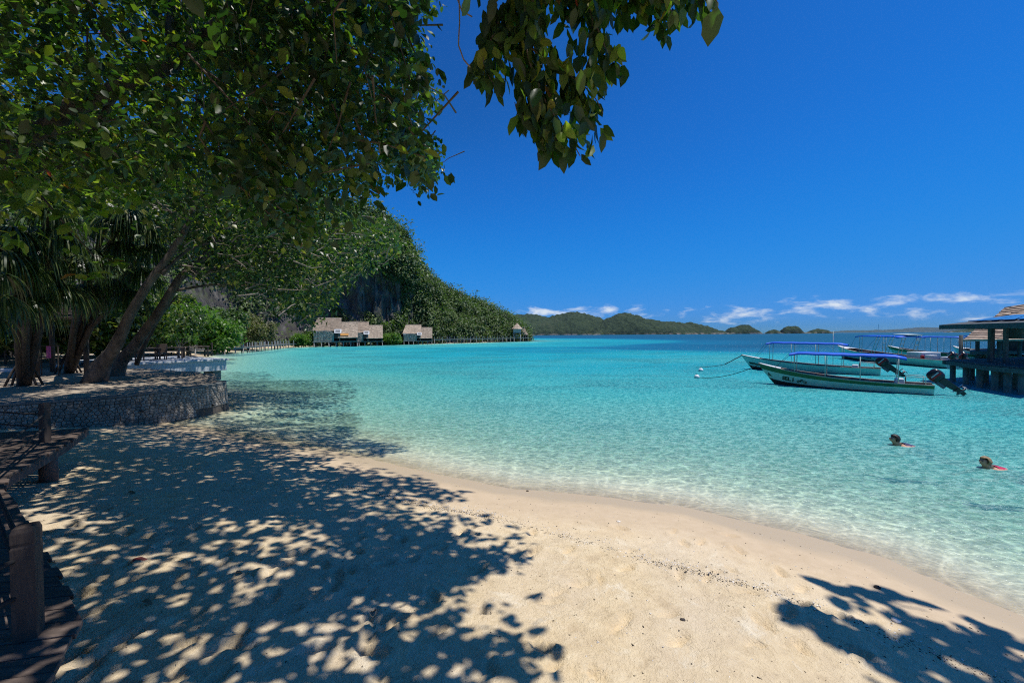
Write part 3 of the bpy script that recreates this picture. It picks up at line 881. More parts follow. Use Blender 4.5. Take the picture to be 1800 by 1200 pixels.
# core
V = []; Fq = []
ss = np.linspace(0, WA[-1], 120)
for s_ in ss:
    V += [wpt(s_, -0.5, 0.0), wpt(s_, TZ - 0.01, 0.0), wpt(s_, TZ - 0.01, -0.6)]
for k in range(len(ss) - 1):
    a = 3 * k
    Fq += [(a, a + 3, a + 4, a + 1), (a + 1, a + 4, a + 5, a + 2)]
e = 3 * (len(ss) - 1)
me = bpy.data.meshes.new('core'); me.from_pydata([tuple(v) for v in V], [], Fq); me.update()
link('core', me, MATS['mortar'], wall)
# coping strip of cement
mb = MB()
for k in range(len(ss) - 1):
    p = [wpt(ss[k], TZ - .012, 0.035), wpt(ss[k + 1], TZ - .012, 0.035), wpt(ss[k + 1], TZ - .012, -0.26), wpt(ss[k], TZ - .012, -0.26)]
    q = [v + np.array([0, 0, 0.06]) for v in p]
    mb.hexa(p + q)
mb.build('coping', MATS['concrete'], wall)
# stones: a jittered net of cells on the face, each stone its own mesh
def clip_cell(c, others, box):
    poly = [(box[0], box[2]), (box[1], box[2]), (box[1], box[3]), (box[0], box[3])]
    for q in others:
        mx_, my_ = (c[0] + q[0]) / 2, (c[1] + q[1]) / 2
        nx_, ny_ = q[0] - c[0], q[1] - c[1]
        out = []
        for i in range(len(poly)):
            a, b = poly[i], poly[(i + 1) % len(poly)]
            da = (a[0] - mx_) * nx_ + (a[1] - my_) * ny_; db = (b[0] - mx_) * nx_ + (b[1] - my_) * ny_
            if da <= 0: out.append(a)
            if (da < 0) != (db < 0) and da != db:
                q_ = da / (da - db); out.append((a[0] + (b[0] - a[0]) * q_, a[1] + (b[1] - a[1]) * q_))
        poly = out
        if len(poly) < 3: break
    return poly
s0 = 9.0; pts = []
row = 0; z = 0.05
while z < 0.985:
    s_ = s0 + (0.06 if row % 2 else 0)
    while s_ < WA[-1] - .03:
        if z > 0.30 or s_ < 15.5:
            pts.append((s_ + random.uniform(-.03, .03), z + random.uniform(-.022, .022)))
        s_ += random.uniform(.085, .15)
    z += 0.088; row += 1
stones = []
for c in pts:
    near = [q for q in pts if q is not c and abs(q[0] - c[0]) < .4 and abs(q[1] - c[1]) < .26]
    poly = clip_cell(c, near, (c[0] - .12, c[0] + .12, max(c[1] - .085, .02), min(c[1] + .085, .975)))
    if len(poly) >= 3: stones.append((c, poly))
stones = sorted(stones, key=lambda a: abs(a[0][0] - 13.6))
for n_, (c, poly) in enumerate(stones[:300]):
    k = len(poly); V = []; Fq = []
    pr = random.uniform(.012, .032)
    for (f_, o_) in ((.93, -.01), (.86, pr * .75), (.55, pr)):
        for p in poly:
            V.append(wpt(c[0] + (p[0] - c[0]) * f_, c[1] + (p[1] - c[1]) * f_, o_ ))
    for r_ in range(2):
        for i in range(k):
            Fq.append((r_ * k + i, r_ * k + (i + 1) % k, (r_ + 1) * k + (i + 1) % k, (r_ + 1) * k + i))
    Fq.append(tuple(2 * k + i for i in range(k)))
    me = bpy.data.meshes.new('stone'); me.from_pydata([tuple(v) for v in V], [], Fq); me.update()
    link('stone', me, MATS['wall_stone'], wall)
rest = MB()
for (c, poly) in stones[300:]:
    k = len(poly); V = []; Fq = []
    for (f_, o_) in ((.93, -.01), (.86, .015), (.55, .025)):
        for p in poly: V.append(wpt(c[0] + (p[0] - c[0]) * f_, c[1] + (p[1] - c[1]) * f_, o_))
    for r_ in range(2):
        for i in range(k): Fq.append((r_ * k + i, r_ * k + (i + 1) % k, (r_ + 1) * k + (i + 1) % k, (r_ + 1) * k + i))
    Fq.append(tuple(2 * k + i for i in range(k)))
    rest.add(V, Fq)
if rest.v:
    props(rest.build('far_stones', MATS['wall_stone'], wall), kind='stuff')
for s_, z in ((16.2, .30), (14.0, .5), (17.9, .42)):      # weep holes
    c = wpt(s_, z, 0.03); mb = MB()
    mb.tube([c, wpt(s_, z, 0.09)], 0.035, 10)
    mb.build('weep_pipe', MATS['dark_panel'], wall)

# ================================================================== TIMBER DECK, LOWER LEFT
DZ = 1.08
EDGE = [(-8.3,7.9),(-7.45,6.75),(-6.3,4.95),(-5.85,4.55),(-5.45,4.3),(-2.62,2.40),(-2.32,1.95),(-2.3,-1.0)]
deck = empty('timber_deck', (-6.3, 4.9, DZ), label='weathered dark timber deck with rope rail posts, lower left corner', cat='deck')
DO = np.array([-6.3, 4.9, DZ])
def edge_at(y):
    ey = [p[1] for p in EDGE][::-1]; ex = [p[0] for p in EDGE][::-1]
    return float(np.interp(y, ey, ex))
# boards run across to the edge, each cut to it
ang = 0.22
y = -0.9; bi = 0
while y < 8.6:
    w = 0.135
    # board centre line passes (x, y + (x+3)*tan) : intersect with the edge numerically
    def ln(x, yy): return yy + (x + 3.0) * math.tan(ang)
    def hit(yy):
        best = None
        for k in range(len(EDGE) - 1):
            (x1, y1), (x2, y2) = EDGE[k], EDGE[k + 1]
            a1 = y1 - ln(x1, yy); a2 = y2 - ln(x2, yy)
            if a1 * a2 <= 0 and a1 != a2:
                q = a1 / (a1 - a2); xx = x1 + (x2 - x1) * q
                best = xx if best is None else max(best, xx)
        return best
    h0, h1 = hit(y), hit(y + w)
    if h0 is None or h1 is None:
        y += w + 0.012; continue
    j = random.uniform(-.015, .03)
    h0 += j; h1 += j
    xl = -11.5
    z1 = random.uniform(-.004, .004)
    P = []
    for zz in (-0.035, z1):
        for (xx, yy) in ((xl, y), (h0, y), (h1, y + w), (xl, y + w)):
            P.append((xx - DO[0], ln(xx, yy) - DO[1], zz))
    mb = MB().hexa(P)
    mb.build('plank', MATS['deck_wood'], deck, bevel=0.004)
    y += w + 0.012
# edge beam below the boards, following the edge
for k in range(len(EDGE) - 1):
    a = np.array([*EDGE[k], DZ - 0.13]) - DO; b = np.array([*EDGE[k + 1], DZ - 0.13]) - DO
    d = (b - a) / np.linalg.norm(b - a); nrm = np.array([d[1], -d[0], 0])
    if EDGE[k][1] < 8:
        MB().beam(a - nrm * -0.14 * 1 - d * .0, b - nrm * -0.14, 0.09, 0.17).build('edge_beam', MATS['pile_wood'], deck, bevel=.008)
# stub pile at the corner and others along the edge
def gz(x, y):
    p = np.array([[x, y]]); d = shore(p)
    return float(profile(d, p[:, 0], p[:, 1])[0])
for (x, y_, r) in ((-7.62, 6.5, .11), (-5.95, 4.3, .13), (-3.1, 2.25, .12), (-4.5, 3.2, .12)):
    z0 = gz(x, y_) - .25 - DZ
    MB().lathe([(r * 1.02, z0), (r, -0.36), (r * .97, -.19)], (x - DO[0], y_ - DO[1], 0), 18).build('pile', MATS['pile_wood'], deck, True)
POSTS = [(-7.72, 6.55, 0.0), (-5.72, 4.28, .3), (-2.80, 2.27, .55), (-10.3, 7.4, 0.1)]
for (x, y_, a) in POSTS:
    mb = MB()
    s_ = 0.049; R = Matrix.Rotation(a, 3, 'Z')
    prof = [(1, 0.0), (1, .53), (.93, .537), (.93, .548), (1, .556), (1, .615), (.82, .645)]
    V = []; Fq = []
    for (k, z) in prof:
        for sx, sy in ((-1, -1), (1, -1), (1, 1), (-1, 1)):
            v = R @ Vector((sx * s_ * k, sy * s_ * k, z)); V.append((v.x + x - DO[0], v.y + y_ - DO[1], z))
    for i in range(len(prof) - 1):
        for k in range(4): Fq.append((i*4+k, i*4+(k+1)%4, (i+1)*4+(k+1)%4, (i+1)*4+k))
    Fq.append(tuple((len(prof)-1)*4 + k for k in range(4)))
    mb.add(V, Fq).build('rail_post', MATS['post_wood'], deck, bevel=.003)
def rope_pts(a, b, sag, n=14):
    return [Vector(a) * (1 - q) + Vector(b) * q - Vector((0, 0, sag * 4 * q * (1 - q))) for q in [i / n for i in range(n + 1)]]
for h_ in (.26, .47):
    for (i, j) in ((0, 1), (1, 2), (0, 3)):
        a = (POSTS[i][0] - DO[0], POSTS[i][1] - DO[1], h_); b = (POSTS[j][0] - DO[0], POSTS[j][1] - DO[1], h_)
        MB().tube(rope_pts(a, b, .05), .014, 8).build('rail_rope', MATS['rope'], deck, True)
    a = (POSTS[2][0] - DO[0], POSTS[2][1] - DO[1], h_)
    MB().tube(rope_pts(a, (-3.1 - DO[0], 0.4 - DO[1], h_ - .02), .04), .014, 8).build('rail_rope', MATS['rope'], deck, True)

# ================================================================== WHITE PLATFORM AND WHAT STANDS ON IT
pf = empty('white_platform', (-20, 26, 0), label='white painted concrete platform on stub piers beside the terrace', cat='platform')
A = at(205, 646, 21.5); B = at(398, 630, 26.0); B.z = 1.36; A.z = 1.36
dv = (B - A).normalized(); nb = Vector((-dv.y, dv.x, 0))
def lp(v): return Vector(v) - Vector((-20, 26, 0))
mb = MB(); W8 = 7.5
b0, b1 = lp(A), lp(B)
mb.hexa([b0 - Vector((0,0,.76)), b1 - Vector((0,0,.76)), b1 + nb * W8 - Vector((0,0,.76)), b0 + nb * W8 - Vector((0,0,.76)),
         b0 - Vector((0,0,.12)), b1 - Vector((0,0,.12)), b1 + nb * W8 - Vector((0,0,.12)), b0 + nb * W8 - Vector((0,0,.12))])
mb.build('fascia', MATS['white_paint'], pf, bevel=.01)
mb = MB(); c0 = b0 - nb * .10 - dv * .1; c1 = b1 - nb * .10 + dv * .12
mb.hexa([c0 - Vector((0,0,.116)), c1 - Vector((0,0,.116)), c1 + nb * (W8 + .2) - Vector((0,0,.116)), c0 + nb * (W8 + .2) - Vector((0,0,.116)),
         c0, c1, c1 + nb * (W8 + .2), c0 + nb * (W8 + .2)])
mb.build('floor_slab', MATS['white_paint'], pf, bevel=.01)
for q in (.78, .55):
    for dn in (.5, 6.0):
        p = b0 * (1 - q) + b1 * q + nb * dn + dv * .55
        MB().box(p.x - .33, p.x + .33, p.y - .33, p.y + .33, -1.4 , .605).build('pier', MATS['concrete'], pf, bevel=.02)

def leaf_tree(name, loc, trunk, rad, crown_pts, crown_r, n, lsize, mat, label, cat='tree', group=None, branch=True, bark='bark', squash=.75, per=8, wid=None, twigs=0):
    """trunk: list of points; crown_pts: centres of leaf masses (world)"""
    loc = Vector(loc)
    e = empty(name, loc, label=label, cat=cat, group=group)
    mb = MB()
    tp = [Vector(p) - loc for p in trunk]
    mb.tube(tp, rad, 10, wob=.05)
    top = tp[-1]
    for c in crown_pts:
        if branch:
            c_ = Vector(c) - loc
            k = random.randrange(max(1, len(tp) // 2), len(tp)) if len(tp) > 2 else len(tp) - 1
            a = tp[k]; r0 = rad[k] * .55 if hasattr(rad, '__len__') else rad * .5
            midp = (a + c_) / 2 + Vector((random.uniform(-.1, .1), random.uniform(-.1, .1), .12)) * (c_ - a).length
            mb.tube([a, midp, c_], [r0, r0 * .6, r0 * .25], 7)
    mb.build('trunk', MATS[bark], e, True)
    C = np.repeat(np.array([tuple(Vector(c) - loc) for c in crown_pts]), n, 0)
    rr = np.repeat(np.array(crown_r if hasattr(crown_r, '__len__') else [crown_r] * len(crown_pts)), n)
    off = rdir(len(C)) * (rng.random(len(C))[:, None] ** .45); off[:, 2] *= squash
    C = C + off * rr[:, None]
    P, Ax, U, L, W = whorls(C, per, lsize * .5, lsize, .35)
    if wid: W = L * wid
    leaves('crown', P, Ax, U, L, W, mat, e)
    return e
# small frangipani on the platform
base = at(314, 621, 27.0); base.z = 1.36
t1 = at(313, 604, 27.0); t2 = at(318, 597, 27.0); t3 = at(326, 602, 26.8)
leaf_tree('frangipani', base, [base, at(314, 612, 27.0), at(316, 606, 27)], [.075, .06, .05], [at(311, 592, 27), at(336, 592, 26.8), at(342, 595, 27.2), at(305, 591, 27.1)], .34, 8, .22, 'leaf_light',
          'small bare-limbed frangipani growing on the white platform', bark='twig_grey', per=5, squash=.35)
def table_bench(p, label, rz, kind):
    e = empty('dining_' + kind, p, rz, label=label, cat=kind, group='dark dining furniture on the white platform')
    if kind == 'table':
        MB().box(-.75, .75, -.42, .42, .70, .75).build('table_top', MATS['deck_wood'], e, bevel=.008)
        for sx in (-1, 1):
            for sy in (-1, 1):
                MB().box(sx*.66-.04, sx*.66+.04, sy*.34-.04, sy*.34+.04, 0, .70).build('leg', MATS['deck_wood'], e)
    else:
        MB().box(-.26, .26, -.24, .24, .42, .46).build('seat', MATS['deck_wood'], e, bevel=.006)
        MB().box(-.26, .26, .20, .24, .46, .98).build('backrest', MATS['deck_wood'], e, bevel=.006)
        for sx in (-1, 1):
            for sy in (-1, 1):
                MB().box(sx*.22-.025, sx*.22+.025, sy*.2-.025, sy*.2+.025, 0, .42).build('leg', MATS['deck_wood'], e)
    return e
for (u, Yd, kind, rz, lab) in ((297, 26.2, 'table', .7, 'dark wooden dining table left of the frangipani'), (345, 28.3, 'table', .7, 'dark wooden dining table right of the frangipani'),
                               (256, 24.8, 'table', .7, 'dark wooden dining table nearest the leaning trunks'), (283, 25.2, 'chair', .5, 'dark wooden chair at the table left of the frangipani'),
                               (329, 28.0, 'chair', 2.3, 'dark wooden chair just right of the frangipani trunk'), (366, 29.2, 'chair', -.8, 'dark wooden chair nearest the water end of the platform'),
                               (241, 24.0, 'chair', .2, 'dark wooden chair close behind the leaning trunks')):
    p = at(u, 625, Yd); p.z = 1.362
    table_bench(p, lab, rz, kind)
# ================================================================== BOARDWALKS
def boardwalk(name, pts, zt, label, step, width=1.3, posts=True, rail=.75, railmat='rail_white', seed=1):
    o0 = Vector((pts[0][0], pts[0][1], 0))
    e = empty(name, o0, label=label, cat='boardwalk')
    P = resample(pts, 2.0)
    rs = random.Random(seed)
    mb = MB()
    for i in range(len(P) - 1):
        a = P[i] - np.array(o0[:2]); b = P[i + 1] - np.array(o0[:2])
        d = (b - a) / np.linalg.norm(b - a); n_ = np.array([-d[1], d[0]]) * width / 2
        # deck as cross boards
        m_ = max(2, int(np.linalg.norm(b - a) / .3))
        for k in range(m_):
            q0 = k / m_; q1 = (k + .93) / m_
            p0 = a + (b - a) * q0; p1 = a + (b - a) * q1
            z = zt + rs.uniform(-.012, .012)
            mb.hexa([(*(p0 - n_), z - .06), (*(p1 - n_), z - .06), (*(p1 + n_), z - .06), (*(p0 + n_), z - .06), (*(p0 - n_), z), (*(p1 - n_), z), (*(p1 + n_), z), (*(p0 + n_), z)])
    props(mb.build('deck_boards', MATS['grey_wood'], e), kind='stuff')
    for sd in (-1, 1):
        mb = MB()
        for i in range(len(P) - 1):
            a = P[i] - np.array(o0[:2]); b = P[i + 1] - np.array(o0[:2])
            d = (b - a) / np.linalg.norm(b - a); n_ = np.array([-d[1], d[0]]) * width * .42 * sd
            mb.beam((*(a + n_), zt - .16), (*(b + n_), zt - .16), .1, .18)
        mb.build('bearer', MATS['grey_wood'], e)
    arc = np.concatenate([[0], np.cumsum(np.linalg.norm(np.diff(P, axis=0), axis=1))])
    s_ = .3
    while s_ < arc[-1]:
        i = min(np.searchsorted(arc, s_) , len(P) - 1); i = max(i, 1)
        q = (s_ - arc[i - 1]) / (arc[i] - arc[i - 1])
        p = P[i - 1] * (1 - q) + P[i] * q - np.array(o0[:2])
        d = P[i] - P[i - 1]; d = d / np.linalg.norm(d); n_ = np.array([-d[1], d[0]]) * width * .44
        for sd in (-1, 1):
            b_ = p + n_ * sd
            MB().tube([(b_[0], b_[1], -2.4), (b_[0], b_[1], zt - .07)], .085, 7).build('pile', MATS['grey_wood'], e, True)
            if posts:
                MB().box(b_[0] - .06, b_[0] + .06, b_[1] - .06, b_[1] + .06, zt + .002, zt + rail + rs.uniform(-.05, .05)).build('rail_post', MATS[railmat], e)
        s_ += step
    return e
boardwalk('boardwalk', [(-50.5, 42), (-48.5, 52), (-45.5, 63), (-48.5, 78), (-53.2, 94), (-52.5, 99.5)], 1.0, 'grey plank boardwalk with pale posts along the rocky left shore', 2.3, 1.4, seed=2)
boardwalk('boardwalk', [(-24.8, 124.2), (-15.5, 134.5), (-7, 146), (0.5, 158), (7.5, 166.5)], 1.5, 'far boardwalk on piles between the single cottage and the lookout hut', 3.0, 1.5, seed=3)

# ================================================================== STILT COTTAGES
def roof_slope(eL, eR, rL, rR, rows, th, seed, sag=.0):
    """overlapping thatch courses from eave (eL..eR) to ridge (rL..rR)"""
    mb = MB(); rs = random.Random(seed)
    eL, eR, rL, rR = [Vector(v) for v in (eL, eR, rL, rR)]
    for k in range(rows):
        q0 = k / rows; q1 = min(1, (k + 1.5) / rows)
        m_ = 10
        for j in range(m_):
            s0_, s1_ = j / m_, (j + 1) / m_
            jj = rs.uniform(-.05, .03)
            def pt(s_, q):
                return eL.lerp(eR, s_).lerp(rL.lerp(rR, s_), q)
            up = Vector((0, -.02, th * rs.uniform(.75, 1.25)))
            p = [pt(s0_, max(q0 + jj / rows, 0)), pt(s1_, max(q0 + jj / rows, 0)), pt(s1_, q1), pt(s0_, q1)]
            mb.hexa([p[0], p[1], p[2], p[3], p[0] + up, p[1] + up, p[2] + Vector((0, 0, .02)), p[3] + Vector((0, 0, .02))])
    return mb
def cottage(loc, rz, sc, label, seed, orange=False):
    e = empty('stilt_cottage', loc, rz, label=label, cat='cottage', group='thatched stilt cottages along the shore')
    e.scale = (sc, sc, sc)
    DK = 1.45
    main = roof_slope((-4.4, -1.3, 4.05), (2.55, -1.3, 4.05), (-3.35, 2.2, 7.5), (2.45, 2.2, 7.5), 13, .13, seed).build('main_roof', MATS['thatch'], e)
    MB().box(-3.4, 2.5, 2.05, 2.4, 7.42, 7.66).build('ridge_cap', MATS['thatch'], main, bevel=.05)
    roof_slope((-4.4, 5.8, 4.05), (2.55, 5.8, 4.05), (-3.35, 2.25, 7.45), (2.45, 2.25, 7.45), 6, .13, seed + 1).build('rear_slope', MATS['thatch'], main)
    wing = roof_slope((1.75, -2.3, 2.25), (6.55, -2.3, 2.25), (2.35, 1.0, 6.4), (6.6, 1.0, 6.4), 15, .13, seed + 2).build('wing_roof', MATS['thatch'], e)
    roof_slope((1.75, 4.4, 3.0), (6.55, 4.4, 3.0), (2.35, 1.02, 6.38), (6.6, 1.02, 6.38), 6, .13, seed + 3).build('rear_slope', MATS['thatch'], wing)
    MB().box(2.3, 6.62, .9, 1.16, 6.34, 6.55).build('ridge_cap', MATS['thatch'], wing, bevel=.05)
    # gable of the wing
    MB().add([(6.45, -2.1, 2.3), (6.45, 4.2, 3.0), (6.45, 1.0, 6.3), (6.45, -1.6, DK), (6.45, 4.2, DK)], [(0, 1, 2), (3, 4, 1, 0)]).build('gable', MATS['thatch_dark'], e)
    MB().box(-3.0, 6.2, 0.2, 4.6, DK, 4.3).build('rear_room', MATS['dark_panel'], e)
    # bath house wall of river pebbles with a round top
    arc = []
    for k in range(17):
        a = math.pi * k / 16
        arc.append((-1.55 - 2.35 * math.cos(a), DK + 1.95 + .78 * math.sin(a)))
    V = [(-3.9, -1.75, DK), *[(x, -1.75, z) for x, z in arc], (.8, -1.75, DK)]
    V2 = [(x, -1.45, z) for (x, y, z) in V]
    n_ = len(V)
    Fq = [tuple(range(n_ - 1, -1, -1)), tuple(n_ + i for i in range(n_))] + [(i, (i + 1) % n_, n_ + (i + 1) % n_, n_ + i) for i in range(n_)]
    pw = MB().add(V + V2, Fq).build('pebble_wall', MATS['pebble_wall'], e)
    rs = random.Random(seed)
    peb = MB()
    for k in range(150):
        x = rs.uniform(-3.75, .65); z = DK + rs.uniform(.1, 2.6)
        q = 1 - ((x + 1.55) / 2.35) ** 2
        if q <= 0 or z > DK + 1.9 + .75 * math.sqrt(max(q, 0)): continue
        if abs(x + 1.45) < .32: continue
        peb.ico((x, -1.76, z), rs.uniform(.07, .14), 1, (1.2, .35, 1), .3, k)
    props(peb.build('pebbles', MATS['wall_stone'], pw), kind='stuff')
    MB().box(-1.68, -1.22, -1.80, -1.753, DK + .02, DK + 2.68).build('render_strip', MATS['concrete'], pw)
    MB().box(-1.56, -1.34, -1.83, -1.803, DK + 1.35, DK + 1.6).build('lamp', MATS['white_paint'], pw)
    MB().box(-4.0, -.0, -1.62, -1.3, DK + 2.0, DK + 2.62).build('side_wall', MATS['white_paint'], e)
    # open window with a raised pale shutter
    wn_ = MB().box(1.0, 2.55, -1.36, -1.26, DK + .9, DK + 2.4).build('window', MATS['window_dark'], e)
    for (a, b, c, d) in ((.93, 2.62, DK + 2.4, DK + 2.48), (.93, 2.62, DK + .82, DK + .9), (.93, 1.0, DK + .9, DK + 2.4), (2.55, 2.62, DK + .9, DK + 2.4)):
        MB().box(a, b, -1.40, -1.30, c, d).build('frame', MATS['grey_wood'], wn_)
    sh2 = MB(); sh2.hexa([(.95, -2.35, DK + 2.12), (2.6, -2.35, DK + 2.12), (2.6, -1.42, DK + 3.05), (.95, -1.42, DK + 3.05), (.95, -2.3, DK + 2.18), (2.6, -2.3, DK + 2.18), (2.6, -1.38, DK + 3.11), (.95, -1.38, DK + 3.11)])
    s2 = sh2.build('shutter', MATS['white_paint'], e)
    MB().hexa([(1.18, -2.17, DK + 2.335), (2.37, -2.17, DK + 2.335), (2.37, -1.58, DK + 2.925), (1.18, -1.58, DK + 2.925), (1.18, -2.18, DK + 2.345), (2.37, -2.18, DK + 2.345), (2.37, -1.59, DK + 2.935), (1.18, -1.59, DK + 2.935)]).build('shutter_pane', MATS['engine_grey'], s2)
    # floor, rail and piles
    MB().box(-4.1, 6.7, -1.9, 4.8, DK - .2, DK - .004).build('floor', MATS['grey_wood'], e)
    MB().box(2.6, 6.4, -.6, -.5, DK, DK + 1.0).build('veranda_rail', MATS['dark_panel'], e)
    for x in (-3.8, -2.1, -.4, 1.3, 3.0, 4.8, 6.4):
        for y_ in (-1.75, 1.6, 4.5):
            MB().tube([(x + rs.uniform(-.1, .1), y_, -2.6), (x, y_, DK - .2)], .13, 7).build('pile', MATS['grey_wood'], e, True)
    for x in (2.2, 6.3):
        MB().tube([(x, -2.0, DK - .1), (x, -2.0, 2.35)], .09, 7).build('post', MATS['grey_wood'], e, True)
    if orange:
        p = wing
        u0, u1, q0, q1 = .10, .52, .10, .24
        eL, eR, rL, rR = Vector((1.75, -2.42, 2.43)), Vector((6.55, -2.42, 2.43)), Vector((2.35, .88, 6.56)), Vector((6.6, .88, 6.56))
        pt = lambda s_, q: eL.lerp(eR, s_).lerp(rL.lerp(rR, s_), q)
        o_ = Vector((0, -.05, .05))
        MB().hexa([pt(u0, q0), pt(u1, q0), pt(u1, q1), pt(u0, q1), pt(u0, q0) + o_, pt(u1, q0) + o_, pt(u1, q1) + o_, pt(u0, q1) + o_]).build('thatch_patch', MATS['orange_cloth'], p)
        p['label'] = 'lower roof wing with a fresh orange patch near the eave'
    return e
c = at(582, 607, 102); cottage((c.x, c.y, 0), 0.36, .98, 'left stilt cottage with an orange patch on its lower roof', 11, True)
c = at(634, 606, 109); cottage((c.x, c.y, 0), 0.33, .88, 'middle stilt cottage half hidden behind the left one', 23)
c = at(729, 603, 121); cottage((c.x, c.y, 0), 0.2, .80, 'stilt cottage standing alone right of the other two', 37)
# lookout hut at the point
p = at(909, 599, 160); lh = empty('lookout_hut', (p.x, p.y, 0), label='small two-storey lookout hut with a pyramid thatch at the wooded point', cat='hut')
def pyramid(mb, cx, cy, z0, z1, r, n=8, rows=6, ph=.2):
    for k in range(rows):
        q0, q1 = k / rows, min(1, (k + 1.35) / rows)
        for j in range(n):
            a0, a1 = ph + 2 * math.pi * j / n, ph + 2 * math.pi * (j + 1) / n
            r0, r1 = r * (1 - q0), r * (1 - q1)
            P = [(cx + rr * math.cos(a), cy + rr * math.sin(a), z0 + (z1 - z0) * q + dz) for dz in (0, .12) for (rr, a, q) in ((r0, a0, q0), (r0, a1, q0), (r1, a1, q1), (r1, a0, q1))]
            mb.hexa(P)
    return mb
pyramid(MB(), 0, 0, 5.0, 7.4, 2.3).build('roof', MATS['thatch'], lh)
MB().box(-1.5, 1.5, -1.5, 1.5, 3.6, 5.1).build('room', MATS['rail_white'], lh)
MB().box(-1.7, 1.7, -1.7, 1.7, 3.42, 3.6).build('floor', MATS['grey_wood'], lh)
for sx in (-1, 1):
    for sy in (-1, 1):
        MB().tube([(sx * 1.35, sy * 1.35, -2), (sx * 1.35, sy * 1.35, 3.45)], .12, 7).build('post', MATS['rail_white'], lh, True)
    MB().beam((-1.35, sx * 1.38, 1.6), (1.35, sx * 1.38, 3.3), .1).build('brace', MATS['rail_white'], lh)
    MB().beam((1.35, sx * 1.40, 1.6), (-1.35, sx * 1.40, 3.3), .1).build('brace', MATS['rail_white'], lh)
p = at(921, 599, 168); lh = empty('thatched_hut', (p.x, p.y, 0), label='steep thatched hut half hidden behind the lookout hut', cat='hut')
pyramid(MB(), 0, 0, 2.6, 6.4, 2.5, 4, 8, math.pi / 4).build('roof', MATS['thatch'], lh)
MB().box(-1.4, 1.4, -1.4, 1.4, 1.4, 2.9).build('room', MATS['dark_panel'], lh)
for sx in (-1, 1):
    for sy in (-1, 1):
        MB().tube([(sx * 1.3, sy * 1.3, -2), (sx * 1.3, sy * 1.3, 2.6)], .12, 7).build('post', MATS['grey_wood'], lh, True)
MB().box(-2.4, 3.0, -1.8, 1.8, 1.3, 1.4).build('floor', MATS['grey_wood'], lh)

# ================================================================== TREES OVER THE BEACH
SX, SY = SUNV.x / SUNV.z, SUNV.y / SUNV.z
SIL1 = [(-80,-80),(778,-80),(770,10),(735,30),(728,62),(752,80),(740,112),(760,150),(768,178),(732,200),(722,228),(760,250),(768,296),(742,332),(716,310),(690,322),(664,330),(645,345),(600,395),(540,430),(500,405),(430,375),(330,350),(250,330),(120,345),(0,360),(-80,360)]
SHADE = [(.0,-3),(-.15,1.0),(-.2,2.4),(.1,2.9),(-.25,3.45),(-.6,3.85),(-.2,4.2),(.0,4.9),(.2,5.75),(-.7,6.2),(-1.1,6.7),(-1.9,7.5),(-3.2,8.3),(-3.3,9.3),(-2.9,10.0),(-3.0,11.2),(-3.5,13.5),(-4.5,16.5),(-16,16.5),(-16,-3)]
def in_frame(q, m=0):
    return (q[:, 0] > -m) & (q[:, 0] < 1800 + m) & (q[:, 1] > -m) & (q[:, 1] < 1200)
def crown_over_shade(n, zlo, zhi, tries=14, poly=None, box=(-14, .6, -1.0, 16), sil=None, dmax=14):
    """leaf-cluster centres whose sun shadow falls inside the shaded part of the beach"""
    g = np.stack([rng.uniform(box[0], box[1], n), rng.uniform(box[2], box[3], n)], 1)
    g = g[in_poly(g, poly or SHADE)]
    patch = fbm(g[:, 0] * .85 + 3, g[:, 1] * .85 + 8, 3)
    lit = np.exp(-((g[:, 0] + 5.8) / 2.6) ** 2 - ((g[:, 1] - 8.3) / 1.7) ** 2)      # the brighter dappled strip by the water
    keepp = np.clip(1.35 - 2.3 * np.clip(patch - .44, 0, 1) * 3 - .42 * lit, .10, 1) + .6 * np.clip((4.2 - g[:, 1]) / 1.5, 0, 1) * np.clip((-.8 - g[:, 0]) / 1.0, 0, 1) + .3 * (g[:, 0] < -7)
    g = g[rng.random(len(g)) < keepp]
    out = []
    zg = np.maximum(profile(shore(g), g[:, 0], g[:, 1]), 0)
    todo = np.ones(len(g), bool)
    res = np.zeros((len(g), 3))
    for k in range(tries):
        i = np.nonzero(todo)[0]
        if not len(i): break
        z = rng.uniform(zlo, zhi, len(i))
        C = np.stack([g[i, 0] + SX * (z - zg[i]), g[i, 1] + SY * (z - zg[i]), z], 1)
        q, dpt = proj(C)
        vis = in_frame(q, 70) & (dpt > .2)
        above = (q[:, 1] < -75) & (z < 2.8 + .86 * np.maximum(C[:, 1], 2.5) + 3.5)
        ok = (vis & in_poly(q, sil or SIL1) & (dpt > 4.8) & (dpt < dmax)) | above | (~vis & (C[:, 0] < -6) & (q[:, 0] < -70) & (z < 11))
        res[i[ok]] = C[ok]; todo[i[ok]] = False
    return res[~todo]
T1o = Vector((-12.6, 2.6, 0.7))
T1 = empty('beach_tree', T1o, label='huge spreading beach tree whose leafy crown fills the upper left', cat='tree')
def wl(pts, o_): return [Vector(p) - Vector(o_) for p in pts]
jn = at(310, 108, 8.0)
MB().tube(wl([(-12.6, 2.6, .5), (-12.5, 2.9, 1.4), (-12.2, 3.6, 3.4), (-11.8, 4.3, 5.0)], T1o), [.62, .48, .42, .40], 14, wob=.06).build('trunk', MATS['bark'], T1, True)
